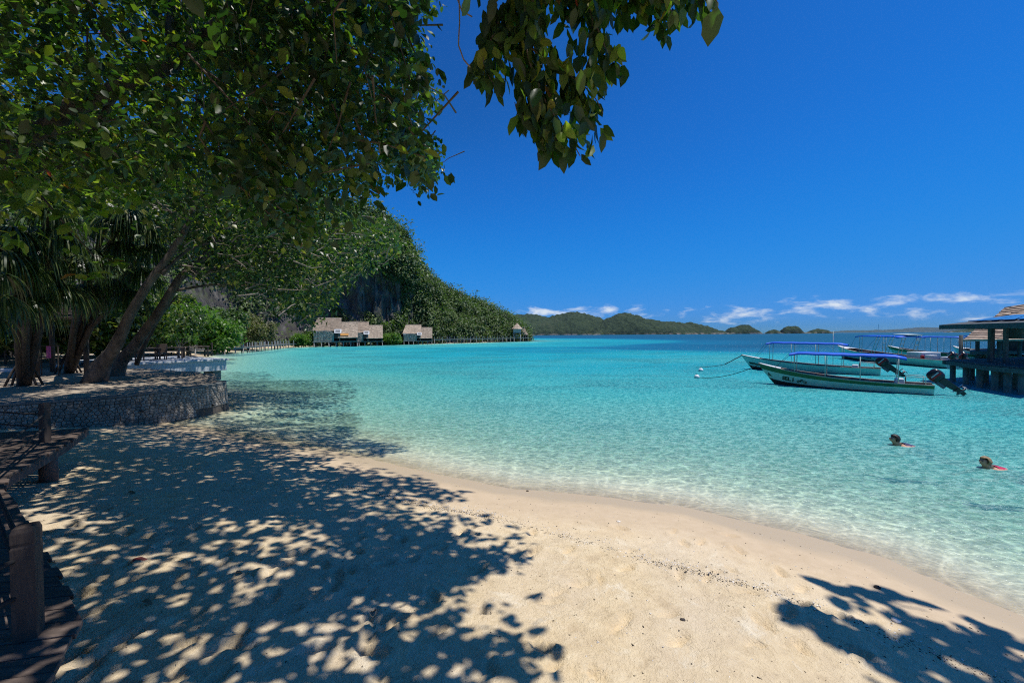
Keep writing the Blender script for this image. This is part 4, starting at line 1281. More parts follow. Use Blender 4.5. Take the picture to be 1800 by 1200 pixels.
limbs = [([(-11.8, 4.3, 5.0), (-10.6, 6.2, 5.7), at(20, 262, 7.5), at(120, 192, 7.6), at(205, 158, 7.8), jn], [.34, .27, .20, .17, .15, .14]),
         ([jn, at(303, 55, 8.0), at(308, -20, 8.2), at(300, -120, 8.5)], [.13, .11, .10, .07]),
         ([jn, at(352, 68, 7.7), at(392, 30, 7.4), at(470, -60, 7.0)], [.11, .09, .07, .05]),
         ([(-11.8, 4.3, 5.0), (-8.5, 4.2, 8.0), (-4.5, 4.4, 9.4), (-1.6, 4.3, 9.0), (0.2, 3.9, 7.6), at(965, -90, 3.8)], [.30, .22, .16, .11, .07, .045]),
         ([(-8.5, 4.2, 8.0), (-6.0, 7.0, 9.8), (-3.2, 9.5, 11.6), (-1.0, 11, 12.8)], [.17, .13, .09, .05]),
         ([(-4.5, 4.4, 9.4), (-1.5, 6.5, 10.2), (1.6, 6.6, 9.9)], [.10, .07, .04]),
         ([(-11.8, 4.3, 5.0), (-11.4, 3.2, 7.8), (-9.5, 1.2, 9.8), (-6.0, 0.2, 10.5)], [.26, .2, .14, .08]),
         ([at(205, 158, 7.8), at(160, 250, 8.6), at(130, 330, 9.4)], [.07, .05, .03])]
for pts, r in limbs:
    P = resample([tuple(p) for p in pts], .5)
    rr = np.interp(np.linspace(0, 1, len(P)), np.linspace(0, 1, len(r)), r)
    MB().tube(wl(P, T1o), list(rr), 10, wob=.05).build('limb', MATS['bark'], T1, True)
C1 = crown_over_shade(12600, 5.2, 13.5)
SIL3 = SIL1[:-8] + [(690, 400), (640, 470), (560, 540), (420, 500), (330, 420), (180, 380), (0, 380), (-80, 380)]
CT = crown_over_shade(5600, 6.0, 14.0, 14, [(-31, 4), (-12.5, 9.5), (-11, 13), (-10.8, 17), (-14, 22), (-17.5, 29), (-22, 35), (-31, 35)], (-31, -10, 4, 35), SIL3, 31)
# extra mass in the part of the crown that is looked at
def fill(n, poly, y0, y1, shade=None, x0=-80, x1=800, ylo=-80, yhi=440):
    u = rng.uniform(x0, x1, n); v = rng.uniform(ylo, yhi, n); k = in_poly(np.stack([u, v], 1), poly)
    u, v = u[k], v[k]; d = rng.uniform(y0, y1, len(u))
    C = np.array([tuple(at(a, b, c)) for a, b, c in zip(u, v, d)])
    if shade is not None:
        g = np.stack([C[:, 0] - SX * (C[:, 2] - .3), C[:, 1] - SY * (C[:, 2] - .3)], 1)
        C = C[in_poly(g, shade) | (g[:, 0] < -9)]
    return C
def clump(C, k, sd):
    """draw the clusters together into boughs"""
    c0 = C[rng.choice(len(C), k, replace=False)]
    pick = rng.integers(0, k, len(C))
    return c0[pick] + rng.normal(size=(len(C), 3)) * sd
PA = [(380,-80),(770,-80),(735,40),(752,90),(768,175),(725,215),(762,260),(768,296),(738,334),(716,312),(668,328),(600,395),(540,430),(430,375),(380,330)]
CA = clump(fill(2300, PA, 5.2, 8.6, SHADE), 150, (.24, .28, .26)); CA = CA[in_poly(proj(CA)[0], PA)]
CB = clump(fill(1900, [(-80,-80),(430,-80),(430,375),(330,350),(250,330),(120,345),(-80,360)], 7.0, 12.0), 150, (.30, .36, .26))
CL = fill(230, [(-80,250),(260,250),(240,360),(150,420),(-80,440)], 6.0, 8.5)
print('crown clusters', len(C1), len(CA), len(CB))
crown_rows = []
def crown_part(C, per, size, mat, name, spread=.12, droop=.45):
    crown_rows.append((mat,) + whorls(C - np.array(T1o), per, spread, size, droop, var=.46))
q, dq = proj(C1)
seen = in_frame(q, 90)
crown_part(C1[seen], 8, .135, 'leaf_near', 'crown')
crown_part(C1[~seen], 7, .165, 'leaf_near', 'crown', .16)
crown_part(CA, 7, .165, 'leaf_near', 'crown')
crown_part(CB, 8, .165, 'leaf_sunlit', 'crown')
crown_part(CT, 9, .20, 'leaf_mid', 'crown', .2)
crown_part(CL, 6, .20, 'leaf_sunlit', 'crown', .10)
cm_names = list(dict.fromkeys(r[0] for r in crown_rows))
mi = np.concatenate([np.full(len(r[1]), cm_names.index(r[0])) for r in crown_rows]).astype(np.int32)
cr_o = leaves('crown', *[np.concatenate([r[k] for r in crown_rows]) for k in range(1, 6)], cm_names[0], T1, fine=True, droop=.22)
for n_ in cm_names[1:]: cr_o.data.materials.append(MATS[n_])
cr_o.data.polygons.foreach_set('material_index', np.concatenate([np.repeat(mi, 4), np.repeat(mi, 2)]))
props(cr_o, kind='stuff')
# twigs through the visible crown
mb = MB()
allc = np.concatenate([CA, CB[:700], C1[seen][:500]])
for i in rng.choice(len(allc), 420, replace=False):
    c = allc[i]
    d = np.array([rng.normal() * .5, rng.normal() * .5, rng.uniform(.2, 1.0)]) * rng.uniform(.5, 1.3)
    mb.tube(wl([c, c + d * .5 + rng.normal(size=3) * .06, c + d], T1o), [.006, .011, .018], 5, cap=False)
props(mb.build('twigs', MATS['twig'], T1, True), kind='stuff')
# pale hanging twigs in front of the dark mass
for (pts) in ([(408,-20,6),(425,90,6),(437,190,5.9),(445,255,5.9),(476,296,5.8)], [(330,20,6.5),(352,110,6.5),(360,205,6.4)], [(455,-20,6.2),(500,60,6.2),(520,110,6.2)],
              [(806,-30,4.0),(808,40,4.0),(806,80,3.9),(815,105,3.9),(826,118,3.8)], [(797,-20,4.0),(812,20,4.0),(830,30,4.0)], [(640,120,5.6),(660,200,5.5),(668,270,5.5)], [(700,90,5.6),(712,180,5.6),(735,250,5.5)]):
    P = resample([tuple(at(*p)) for p in pts], .15)
    MB().tube(wl(P, T1o), [.007] * len(P), 6).build('hanging_twig', MATS['twig_grey'], T1, True)

# ---- the branch that hangs into the sky: every large leaf is its own object
def blade(name, L, wd, curl, twist, fold, mat):
    V = []; Fq = []; n_ = 7
    for i in range(n_ + 1):
        q = i / n_
        w = wd * (math.sin(math.pi * min(1, q * .97 + .03) ** .85) ** .75) * (1 - .12 * q)
        if i == n_: w = .002
        ang_ = curl * q * q
        cx = L * (math.sin(curl * q) / curl if abs(curl) > 1e-3 else q); cz = -L * ((1 - math.cos(curl * q)) / curl if abs(curl) > 1e-3 else 0)
        tw = twist * q
        for s_ in (-1, -.5, 0, .5, 1):
            up = fold * abs(s_) * w + .004 * math.sin(q * 26) * abs(s_)
            y_ = s_ * w
            V.append((cx, y_ * math.cos(tw) - up * math.sin(tw), cz + y_ * math.sin(tw) + up * math.cos(tw)))
    for i in range(n_):
        for k in range(4):
            a = i * 5 + k
            Fq.append((a, a + 1, a + 6, a + 5))
    # stalk
    me = bpy.data.meshes.new(name); me.from_pydata(V, [], Fq); me.update()
    me.materials.append(MATS[mat]); me.shade_smooth()
    return me
BL = [blade('leaf', .19, .040, .9, .25, .30, 'leaf_near'), blade('leaf', .17, .040, .5, -.3, .22, 'leaf_near'), blade('leaf', .205, .043, 1.2, .1, .35, 'leaf_near'),
      blade('leaf', .15, .037, .3, .5, .15, 'leaf_sunlit'), blade('leaf', .18, .041, .7, -.5, .28, 'leaf_sunlit')]
BR = MB()
br_paths = [[(965,-90,3.8),(935,10,3.75),(925,80,3.7),(955,170,3.62),(1000,240,3.58),(1020,275,3.55)], [(965,-90,3.8),(905,-20,3.85),(868,60,3.82),(850,110,3.8),(880,170,3.75)],
            [(965,-90,3.8),(1020,-20,3.85),(1050,50,3.85),(1075,110,3.85)], [(925,80,3.7),(985,120,3.68),(1040,165,3.7),(1060,200,3.7)], [(1020,-20,3.85),(1110,-30,4.0),(1165,5,4.05),(1190,30,4.1)], [(1110,-30,4.0),(1220,-25,4.2),(1262,5,4.2)],
            [(955,170,3.62),(915,200,3.66),(905,180,3.7)]]
brP = [resample([tuple(at(*p)) for p in pth], .04) for pth in br_paths]
for k, P in enumerate(brP):
    BR.tube(wl(P, T1o), list(np.linspace(.016 if k < 3 else .009, .004, len(P))), 7)
branch = BR.build('hanging_branch', MATS['twig'], T1, True)
POLD = [(815,-60),(838,60),(822,140),(850,175),(905,190),(910,245),(940,262),(965,300),(1025,300),(1065,270),(1072,215),(1045,190),(1075,160),(1112,170),(1118,100),(1085,75),(1100,55),(1125,62),(1165,95),(1205,80),(1200,40),(1245,60),(1262,10),(1275,-60)]
cand = []
for P in brP:
    for p in P: cand.append(p)
cand = np.array(cand)
made = 0; tries = 0
RS = random.Random(5)
while made < 298 and tries < 9000:
    tries += 1
    b = Vector(cand[RS.randrange(len(cand))]) + Vector((RS.gauss(0, .07), RS.gauss(0, .13), RS.gauss(0, .06)))
    a = Vector((RS.gauss(.05, .45), RS.gauss(0, .45), -1.0 + RS.gauss(0, .5))).normalized()
    L = RS.uniform(.8, 1.2)
    tip = b + a * .19 * L
    q2, _ = proj(np.array([tuple(b + a * .10), tuple(tip)]))
    if not in_poly(q2, POLD).all(): continue
    u = Vector((RS.gauss(0, .8), RS.gauss(-.3, .8), RS.gauss(.3, .6)))
    yv = u.cross(a)
    if yv.length < .2: continue
    yv.normalize(); zv = a.cross(yv)
    Mx = Matrix((a, yv, zv)).transposed()
    o_ = bpy.data.objects.new('leaf', BL[RS.choice((3, 3, 4, 4, 2, 1)) if (q2[0, 0] > 985 and RS.random() < .8) else RS.choice((0, 1, 1, 2, 2, 3, 4))])  # leaves on the right mostly take the sunlit colour
    COL.objects.link(o_)
    o_.parent = branch
    o_.rotation_mode = 'QUATERNION'; o_.rotation_quaternion = Mx.to_quaternion(); o_.location = b - T1o
    o_.scale = (L, L * RS.uniform(.9, 1.15), L)
    made += 1
print('branch leaves', made)
# inner leaves of the same branch, too crowded to pick apart
cc = []
while len(cc) < 950:
    b = cand[RS.randrange(len(cand))] + np.array([RS.gauss(0, .10), RS.gauss(.12, .16), RS.gauss(0, .08)])
    q2, _ = proj(np.array([b, b + np.array([0, 0, -.15])]))
    if in_poly(q2, POLD).all(): cc.append(b)
cc = np.array(cc)
Ai = rdir(len(cc)) * .55 + np.array([0.05, 0, -1.0]); Ui = rdir(len(cc)) + np.array([0, -.4, .4])
Li = rng.uniform(.13, .21, len(cc))
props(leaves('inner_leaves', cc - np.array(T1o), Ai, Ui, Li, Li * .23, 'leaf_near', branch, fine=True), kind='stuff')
# spray of big leaves in the sunlit colour, in front of the dark undergrowth
sp_ = MB(); sc_ = [at(195, 455, 7.6), at(160, 487, 7.5), at(215, 462, 7.7), at(175, 372, 7.9), at(150, 400, 7.9)]
sp_.tube(wl([at(60, 330, 8.4), at(120, 400, 8.0), at(165, 450, 7.7), at(215, 462, 7.7)], T1o), [.02, .015, .01, .006], 6)
spr = sp_.build('low_spray', MATS['twig'], T1, True)
for c in sc_:
    for k in range(7):
        a_ = RS.uniform(0, 6.28); a = Vector((math.cos(a_), math.sin(a_) * .8, RS.uniform(-.35, .35))).normalized()
        yv = Vector((RS.gauss(0, .35), RS.gauss(-.5, .3), 1)).cross(a).normalized(); zv = a.cross(yv)
        o_ = bpy.data.objects.new('leaf', BL[3 + k % 2]); COL.objects.link(o_); o_.parent = spr
        o_.rotation_mode = 'QUATERNION'; o_.rotation_quaternion = Matrix((a, yv, zv)).transposed().to_quaternion()
        o_.location = c + Vector((RS.gauss(0, .08), RS.gauss(0, .1), RS.gauss(0, .05))) - T1o
        o_.scale = (1.45, 2.1, 1.4)

# ---- two leaning trees on the terrace
SIL2 = [(300,330),(430,340),(560,400),(620,375),(655,385),(690,400),(702,425),(695,450),(640,470),(610,500),(570,545),(548,580),(532,560),(510,555),(470,520),(400,500),(340,490),(300,440)]
def lean(name, path, rad, forks, n, y0, y1, label, size, poly, mat):
    b = Vector(path[0]); e = empty(name, b, label=label, cat='tree', group='leaning trees on the terrace')
    P = resample([tuple(p) for p in path], .4)
    rr = np.interp(np.linspace(0, 1, len(P)), np.linspace(0, 1, len(rad)), rad)
    MB().tube(wl(P, b), list(rr), 16, wob=.05).build('trunk', MATS['bark'], e, True)
    for pts, r in forks:
        Pf = resample([tuple(p) for p in pts], .4)
        MB().tube(wl(Pf, b), list(np.linspace(r, r * .3, len(Pf))), 9, wob=.05).build('limb', MATS['bark'], e, True)
    C = fill(n, poly, y0, y1, None, 280, 720, 320, 600)
    Pl, A, U, L, W = whorls(C - np.array(b), 9, .22, size, .35)
    props(leaves('crown', Pl, A, U, L, W, mat, e, fine=False), kind='stuff')
    mb = MB()
    for i in rng.choice(len(C), min(160, len(C)), replace=False):
        c = C[i]; d = np.array([-rng.uniform(.2, 1), rng.normal() * .4, rng.uniform(-.6, .4)]) * rng.uniform(.6, 1.6)
        mb.tube(wl([c, c + d * .5 + rng.normal(size=3) * .1, c + d], b), [.01, .02, .03], 5, cap=False)
    props(mb.build('twigs', MATS['twig_grey'], e, True), kind='stuff')
    return e
tb = at(165, 672, 15.6); tb.z = TZ - .05
lean('leaning_tree', [tb, at(176, 645, 15.5), at(197, 618, 15.3), at(213, 588, 15.1), at(224, 562, 15.0), at(243, 528, 15.0), at(260, 500, 15.0), at(283, 468, 15.1), at(300, 446, 15.2), at(324, 408, 15.3), at(335, 380, 15.4), at(345, 352, 15.5), at(368, 318, 15.7)],
     [.40, .27, .215, .19, .17, .15, .14, .13, .12, .105, .095, .085, .06],
     [([at(325, 410, 15.2), at(300, 372, 15.0), at(262, 345, 14.6)], .07), ([at(285, 482, 15), at(330, 440, 15.8), at(380, 425, 16.5), at(440, 420, 17.5)], .07), ([at(348, 365, 15.4), at(410, 350, 16), at(480, 372, 16.6)], .06)],
     1150, 15.0, 20.0, 'pale barked tree leaning right from the front of the terrace', .21, SIL2, 'leaf_mid')
tb = at(200, 660, 17.6); tb.z = TZ - .05
lean('leaning_tree', [tb, at(212, 636, 17.5), at(236, 608, 17.3), at(256, 580, 17.1), at(276, 554, 17.0), at(297, 520, 17.0), at(314, 492, 17.2), at(335, 470, 17.5), at(354, 456, 17.8), at(392, 418, 18.6)],
     [.38, .26, .21, .19, .175, .165, .155, .14, .125, .08],
     [([at(240, 640, 18.2), at(258, 600, 18.0), at(285, 552, 17.6), at(312, 520, 17.4)], .10), ([at(335, 478, 17.4), at(400, 470, 18.4), at(470, 455, 19.5), at(560, 440, 21)], .09), ([at(372, 440, 18), at(380, 390, 18), at(378, 340, 18)], .09),
      ([at(300, 512, 17), at(380, 500, 18), at(450, 505, 19.5)], .07)],
     2100, 18.0, 25.0, 'dark leaning tree just behind the pale barked one', .24, SIL2, 'leaf_mid')

# ---- tree out of sight on the right, whose shade falls on the wet sand
T5o = Vector((9.5, -3.0, .8))
T5 = empty('beach_tree', T5o, label='broadleaf tree right of the viewer shading the lower right sand', cat='tree')
MB().tube(wl([(9.5, -3, .6), (9.2, -2.2, 3), (8.2, -.6, 5.6), (7.2, 1.2, 7.2)], T5o), [.34, .27, .2, .12], 12).build('trunk', MATS['bark'], T5, True)
for pts in ([(7.2, 1.2, 7.2), (6.8, 2.2, 7.6), (6.1, 3.6, 7.7)], [(7.2, 1.2, 7.2), (5.6, 1.8, 7.4), (4.9, 2.7, 7.3)], [(8.2, -.6, 5.6), (8.5, 1.5, 7.4), (8.2, 3.2, 7.9)]):
    MB().tube(wl(pts, T5o), [.09, .05, .02], 8).build('limb', MATS['bark'], T5, True)
g = []
SH5 = [(3.35,4.25),(3.75,4.0),(4.1,3.75),(4.5,3.35),(5.2,3.0),(6,2.2),(6,.2),(3.2,.6),(3.1,1.8),(2.95,2.4),(2.75,2.75),(2.45,3.55),(2.85,3.4),(3.2,3.5)]
pg = np.stack([rng.uniform(2.3, 6.2, 400), rng.uniform(0, 4.4, 400)], 1); pg = pg[in_poly(pg, SH5)]
zz = rng.uniform(7.0, 9.0, len(pg)); zz = np.maximum(zz, 2.8 + .84 * pg[:, 1] + .9)
C5 = np.stack([pg[:, 0] + SX * (zz - .1), pg[:, 1] + SY * (zz - .1), zz], 1)
P, A, U, L, W = whorls(C5 - np.array(T5o), 8, .09, .25, .3, var=.4)
leaves('crown', P, A, U, L, W, 'leaf_near', T5, fine=True)

# ---- screw pines with long strap leaves
def straps(heads, per, L0, wd, o_, parent, name='crown', up=.5):
    V = []; Q_ = []
    for h in heads:
        h = Vector(h) - Vector(o_)
        for k in range(per):
            a = RS.uniform(0, 6.283); el = RS.uniform(-.3, 1.1)
            d = Vector((math.cos(a) * math.cos(el), math.sin(a) * math.cos(el), math.sin(el) * up))
            L = L0 * RS.uniform(.6, 1.2); p = h.copy(); sd = d.cross(Vector((0, 0, 1)))
            if sd.length < .1: sd = Vector((1, 0, 0))
            sd.normalize()
            n_ = 6; b_ = len(V)
            for i in range(n_ + 1):
                q = i / n_; w = wd * (1 - q ** 2 * .92)
                V.append(tuple(p - sd * w)); V.append(tuple(p + sd * w))
                d = (d + Vector((0, 0, -.42 - .3 * q))).normalized()
                p = p + d * (L / n_)
            for i in range(n_):
                Q_.append((b_ + 2*i, b_ + 2*i+1, b_ + 2*i+3, b_ + 2*i+2))
    me = fast_mesh(name, np.array(V), quads=np.array(Q_)); me.shade_smooth()
    return link(name, me, MATS['leaf_strap'], parent)
def screw_pine(base, heads, per, L0, label, th=.10, wd=.028):
    e = empty('screw_pine', base, label=label, cat='tree', group='screw pines under the big tree')
    mb = MB()
    for h in heads:
        h = Vector(h); m_ = (Vector(base) * .4 + h * .6); m_.x = base[0] * .6 + h.x * .4; m_.y = base[1] * .6 + h.y * .4
        mb.tube(wl([base, m_, h], base), [th * 1.6, th, th * .8], 9, wob=.06)
    for k in range(6):      # stilt roots
        a = k * 1.05
        mb.tube([(0, 0, 1.1), (math.cos(a) * .3, math.sin(a) * .3, .5), (math.cos(a) * .5, math.sin(a) * .5, -.1)], [.045, .04, .035], 6)
    mb.build('trunk', MATS['bark_dark'], e, True)
    straps(heads, per, L0, wd, base, e)
    return e
b_ = at(42, 668, 14.5); b_.z = TZ
screw_pine(b_, [at(60, 430, 12.5), at(20, 400, 12.0), at(105, 400, 13), at(135, 450, 14), at(75, 480, 13), at(30, 460, 12), at(110, 500, 13.4), at(50, 520, 12.5), at(90, 360, 13), at(10, 440, 11.5)], 130, 1.5, 'dark screw pine with hanging strap leaves at the left edge')
b_ = at(120, 650, 19); b_.z = TZ
screw_pine(b_, [at(225, 365, 15.5), at(190, 385, 15.5), at(255, 385, 16), at(215, 425, 16), at(165, 440, 15), at(250, 470, 17), at(195, 490, 16.5), at(230, 510, 16.8), at(150, 500, 15.5), at(270, 430, 16.5)], 120, 1.6, 'tall screw pine with drooping strap leaves behind the leaning trunks')
b_ = Vector((-11.6, 8.3, .9))
screw_pine(b_, [at(8, 520, 8.8), at(-10, 560, 8.6), at(2, 480, 9)], 60, .8, 'young screw pine with bright strap leaves cut by the left edge', .08, .022)

# ---- undergrowth and shore trees
def bush(p, r, label, mat='leaf_light', n=90, ls=.3, cat='shrub', group=None, name='shrub', h=1.0, m_=6, trunk_r=.07):
    p = Vector(p)
    cs_ = []
    for k in range(m_):
        a = k * 6.28 / m_ + RS.uniform(-.3, .3); q = RS.uniform(.25, .75) if k else 0
        cs_.append(p + Vector((math.cos(a) * r * q, math.sin(a) * r * q, h * r * RS.uniform(.55, 1.15))))
    return leaf_tree(name, p, [p - Vector((0, 0, .4)), p + Vector((0, 0, r * .5 * h))], [trunk_r, trunk_r * .7], cs_, r * .5, n, ls, mat, label, cat=cat, group=group, squash=.8)
g_ = 'shore trees and shrubs at the foot of the hill'
c = at(530, 604, 99); bush((c.x, c.y, 0), 2.9, 'rounded light green mangrove bush left of the left cottage', 'leaf_light', 130, .42, group=g_, h=.75, m_=9)
c = at(553, 600, 112); bush((c.x, c.y, 0), 2.9, 'light green bush rising behind the mangrove and the left cottage', 'leaf_light', 90, .45, group=g_, h=1.0, m_=7)
c = at(687, 603, 117); bush((c.x, c.y, 0), 3.2, 'low light green bush between the middle and the single cottage', 'leaf_light', 120, .45, group=g_, h=.7, m_=8)
c = at(345, 600, 46); bush((c.x - 1, c.y, .5), 4.6, 'bright green bushy tree behind the white platform', 'leaf_light', 150, .42, 'tree', g_, 'shore_tree', .85, 12, .18)
c = at(300, 600, 50); bush((c.x - 1, c.y, .5), 5.0, 'dark green tree left of the bright bushy tree', 'leaf_mid', 150, .42, 'tree', g_, 'shore_tree', 1.1, 12, .2)
c = at(440, 600, 78); bush((c.x - 3, c.y + 4, .5), 4.6, 'yellowish feathery tree above the left boardwalk', 'leaf_dry', 150, .5, 'tree', g_, 'shore_tree', 1.0, 11, .18)
c = at(392, 600, 62); bush((c.x - 3, c.y + 4, .5), 4.6, 'mid green tree above the bend of the left boardwalk', 'leaf_hill', 150, .48, 'tree', g_, 'shore_tree', 1.0, 11, .18)
c = at(672, 585, 124); bush((c.x, c.y, .5), 4.2, 'yellow green tree rising behind the middle cottage', 'leaf_light', 120, .5, 'tree', g_, 'shore_tree', 1.2, 11, .2)
c = at(695, 580, 127); bush((c.x, c.y, 1.5), 4.4, 'bright leafy tree left of the single cottage', 'leaf_slope', 120, .5, 'tree', g_, 'shore_tree', 1.15, 11, .2)
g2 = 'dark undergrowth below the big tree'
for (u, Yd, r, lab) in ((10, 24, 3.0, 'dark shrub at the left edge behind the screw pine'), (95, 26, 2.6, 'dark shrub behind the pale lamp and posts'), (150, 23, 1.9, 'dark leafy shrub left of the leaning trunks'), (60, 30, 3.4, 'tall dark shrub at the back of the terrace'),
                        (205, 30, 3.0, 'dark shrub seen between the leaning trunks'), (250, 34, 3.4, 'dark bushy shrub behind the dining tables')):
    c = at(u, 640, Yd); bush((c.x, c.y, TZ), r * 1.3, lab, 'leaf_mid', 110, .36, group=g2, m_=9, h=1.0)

# beach shelter under the trees
bs = empty('beach_shelter', at(75, 640, 18), label='dark low thatched shelter under the trees at the left', cat='shelter'); bs.location.z = TZ
so = bs.location.copy()
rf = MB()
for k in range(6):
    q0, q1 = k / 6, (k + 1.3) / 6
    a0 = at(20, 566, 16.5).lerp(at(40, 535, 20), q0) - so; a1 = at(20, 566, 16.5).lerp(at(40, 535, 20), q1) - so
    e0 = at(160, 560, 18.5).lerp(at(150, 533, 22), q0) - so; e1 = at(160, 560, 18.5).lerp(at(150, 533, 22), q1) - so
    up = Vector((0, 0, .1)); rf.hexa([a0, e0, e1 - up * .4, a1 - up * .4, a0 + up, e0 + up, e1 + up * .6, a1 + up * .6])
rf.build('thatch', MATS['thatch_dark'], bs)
for (u, v, Yd) in ((42, 560, 16.8), (62, 560, 17.2), (90, 556, 19.5), (150, 556, 18.6)):
    p = at(u, v, Yd) - so
    MB().tube([(p.x, p.y, -.1), (p.x, p.y, p.z)], .10, 9).build('post', MATS['bark_dark'], bs, True)
lp_ = empty('woven_lamp', at(58, 578, 16.2), label='round woven lamp hanging under the dark shelter', cat='lamp')
MB().lathe([(.05, .20), (.18, .15), (.26, 0), (.2, -.16), (.07, -.21)], (0, 0, 0), 14).build('shade', MATS['woven'], lp_, True)
MB().tube([(0, 0, .2), (0, 0, .55)], .01, 5).build('cord', MATS['rope'], lp_)
kb = empty('low_kerb', at(15, 657, 19.5), label='low pale kerb across the back of the terrace', cat='kerb'); kb.location.z = TZ
p0 = at(-60, 657, 19.5); p1 = at(30, 655, 19.5); p2 = at(95, 650, 22); p3 = at(142, 645, 24)
for (a, b) in ((p0, p1), (p2, p3)):
    a = a - kb.location; b = b - kb.location; a.z = b.z = .14
    MB().beam(a, b, .3, .32).build('kerb_stone', MATS['white_paint'], kb, bevel=.02)
tw_ = empty('pink_towel', at(86, 618, 17.8), label='pink towel hanging in the dark under the trees', cat='towel')
mb = MB()
for k in range(6):
    x0, x1 = -.11 + k * .036, -.11 + (k + 1) * .036; y0, y1 = .02 * math.sin(k * 1.9), .02 * math.sin((k + 1) * 1.9)
    mb.hexa([(x0, y0 - .008, -.28), (x1, y1 - .008, -.28), (x1, y1 + .008, -.28), (x0, y0 + .008, -.28), (x0, y0 - .008, .25), (x1, y1 - .008, .25), (x1, y1 + .008, .25), (x0, y0 + .008, .25)])
mb.build('cloth', MATS['pink_cloth'], tw_)
MB().tube([(-.35, 0, .26), (.35, .05, .27)], .02, 6).build('rail', MATS['bark_dark'], tw_)
MB().tube([(-.35, 0, .27), (-.35, 0, -1.15)], .025, 6).build('stand', MATS['bark_dark'], tw_)
MB().tube([(.35, .05, .27), (.35, .05, -1.15)], .025, 6).build('stand', MATS['bark_dark'], tw_)

# ================================================================== BOATS
def text_mesh(txt, size, name, mat, parent, M4, depth=.004):
    cu = bpy.data.curves.new(name, 'FONT'); cu.body = txt; cu.size = size; cu.extrude = depth; cu.align_x = 'CENTER'; cu.align_y = 'CENTER'
    cu.resolution_u = 3; cu.offset = size * .045
    tmp = bpy.data.objects.new(name, cu); COL.objects.link(tmp)
    dg = bpy.context.evaluated_depsgraph_get()
    me = bpy.data.meshes.new_from_object(tmp.evaluated_get(dg))
    bpy.data.objects.remove(tmp); bpy.data.curves.remove(cu)
    me.materials.clear()
    o_ = link(name, me, mat, parent)
    o_.matrix_local = M4
    return o_
class Hull:
    """local x from stern (0) to bow (L), y port +, z up from the waterline"""
    def __init__(s, L, beam, f0, rise, draft=.16, rake=.75, pw=2.6):
        s.L, s.b, s.f0, s.rise, s.d, s.rake, s.pw = L, beam / 2, f0, rise, draft, rake, pw
    def sheer(s, t): return s.f0 + s.rise * t ** 2.6
    def pt(s, t, w, side=1, off=0.0):
        """t 0 stern..1 bow, w 0 keel..1 gunwale"""
        sh = s.sheer(t); kz = -s.d + (s.d + .02) * max(0, (t - .55) / .45) ** 2.2
        b = s.b * (.80 + .20 * math.sin(min(1, t / .5) * math.pi / 2)) * max(0, 1 - max(0, (t - .35) / .65) ** s.pw)
        wd = b * (.50 + .50 * min(1, w) ** .65) if w > 0 else b * .50
        x = t * s.L - s.rake * (1 - w) ** 1.15 * t ** 7
        return Vector((x, side * (wd + off), kz + (sh - kz) * w))
    def skin(s, w0, w1, nt=40, nw=8, off=0.0, t0=0.0, t1=1.0):
        mb = MB()
        for sd in (1, -1):
            V = []; Fq = []
            for i in range(nt + 1):
                for j in range(nw + 1):
                    V.append(s.pt(t0 + (t1 - t0) * i / nt, w0 + (w1 - w0) * j / nw, sd, off))
            for i in range(nt):
                for j in range(nw):
                    a = i * (nw + 1) + j
                    f = (a, a + nw + 1, a + nw + 2, a + 1)
                    Fq.append(f if sd < 0 else f[::-1])
            mb.add(V, Fq)
        return mb
    def frame(s, t, w, side, tilt=None):
        """matrix for lettering on the side: x towards the stern for side seen with the bow at left"""
        p = s.pt(t, w, side); e = .01
        ex = (s.pt(t - e, w, side) - s.pt(t + e, w, side)).normalized()
        ez = (s.pt(t, w + .05, side) - s.pt(t, w - .05, side)).normalized()
        n_ = ex.cross(ez).normalized(); ez = n_.cross(ex)
        if n_.y * side < 0: n_ = -n_
        M_ = Matrix((ex, ez, ex.cross(ez))).transposed().to_4x4()
        M_.translation = p + n_ * .008
        return M_
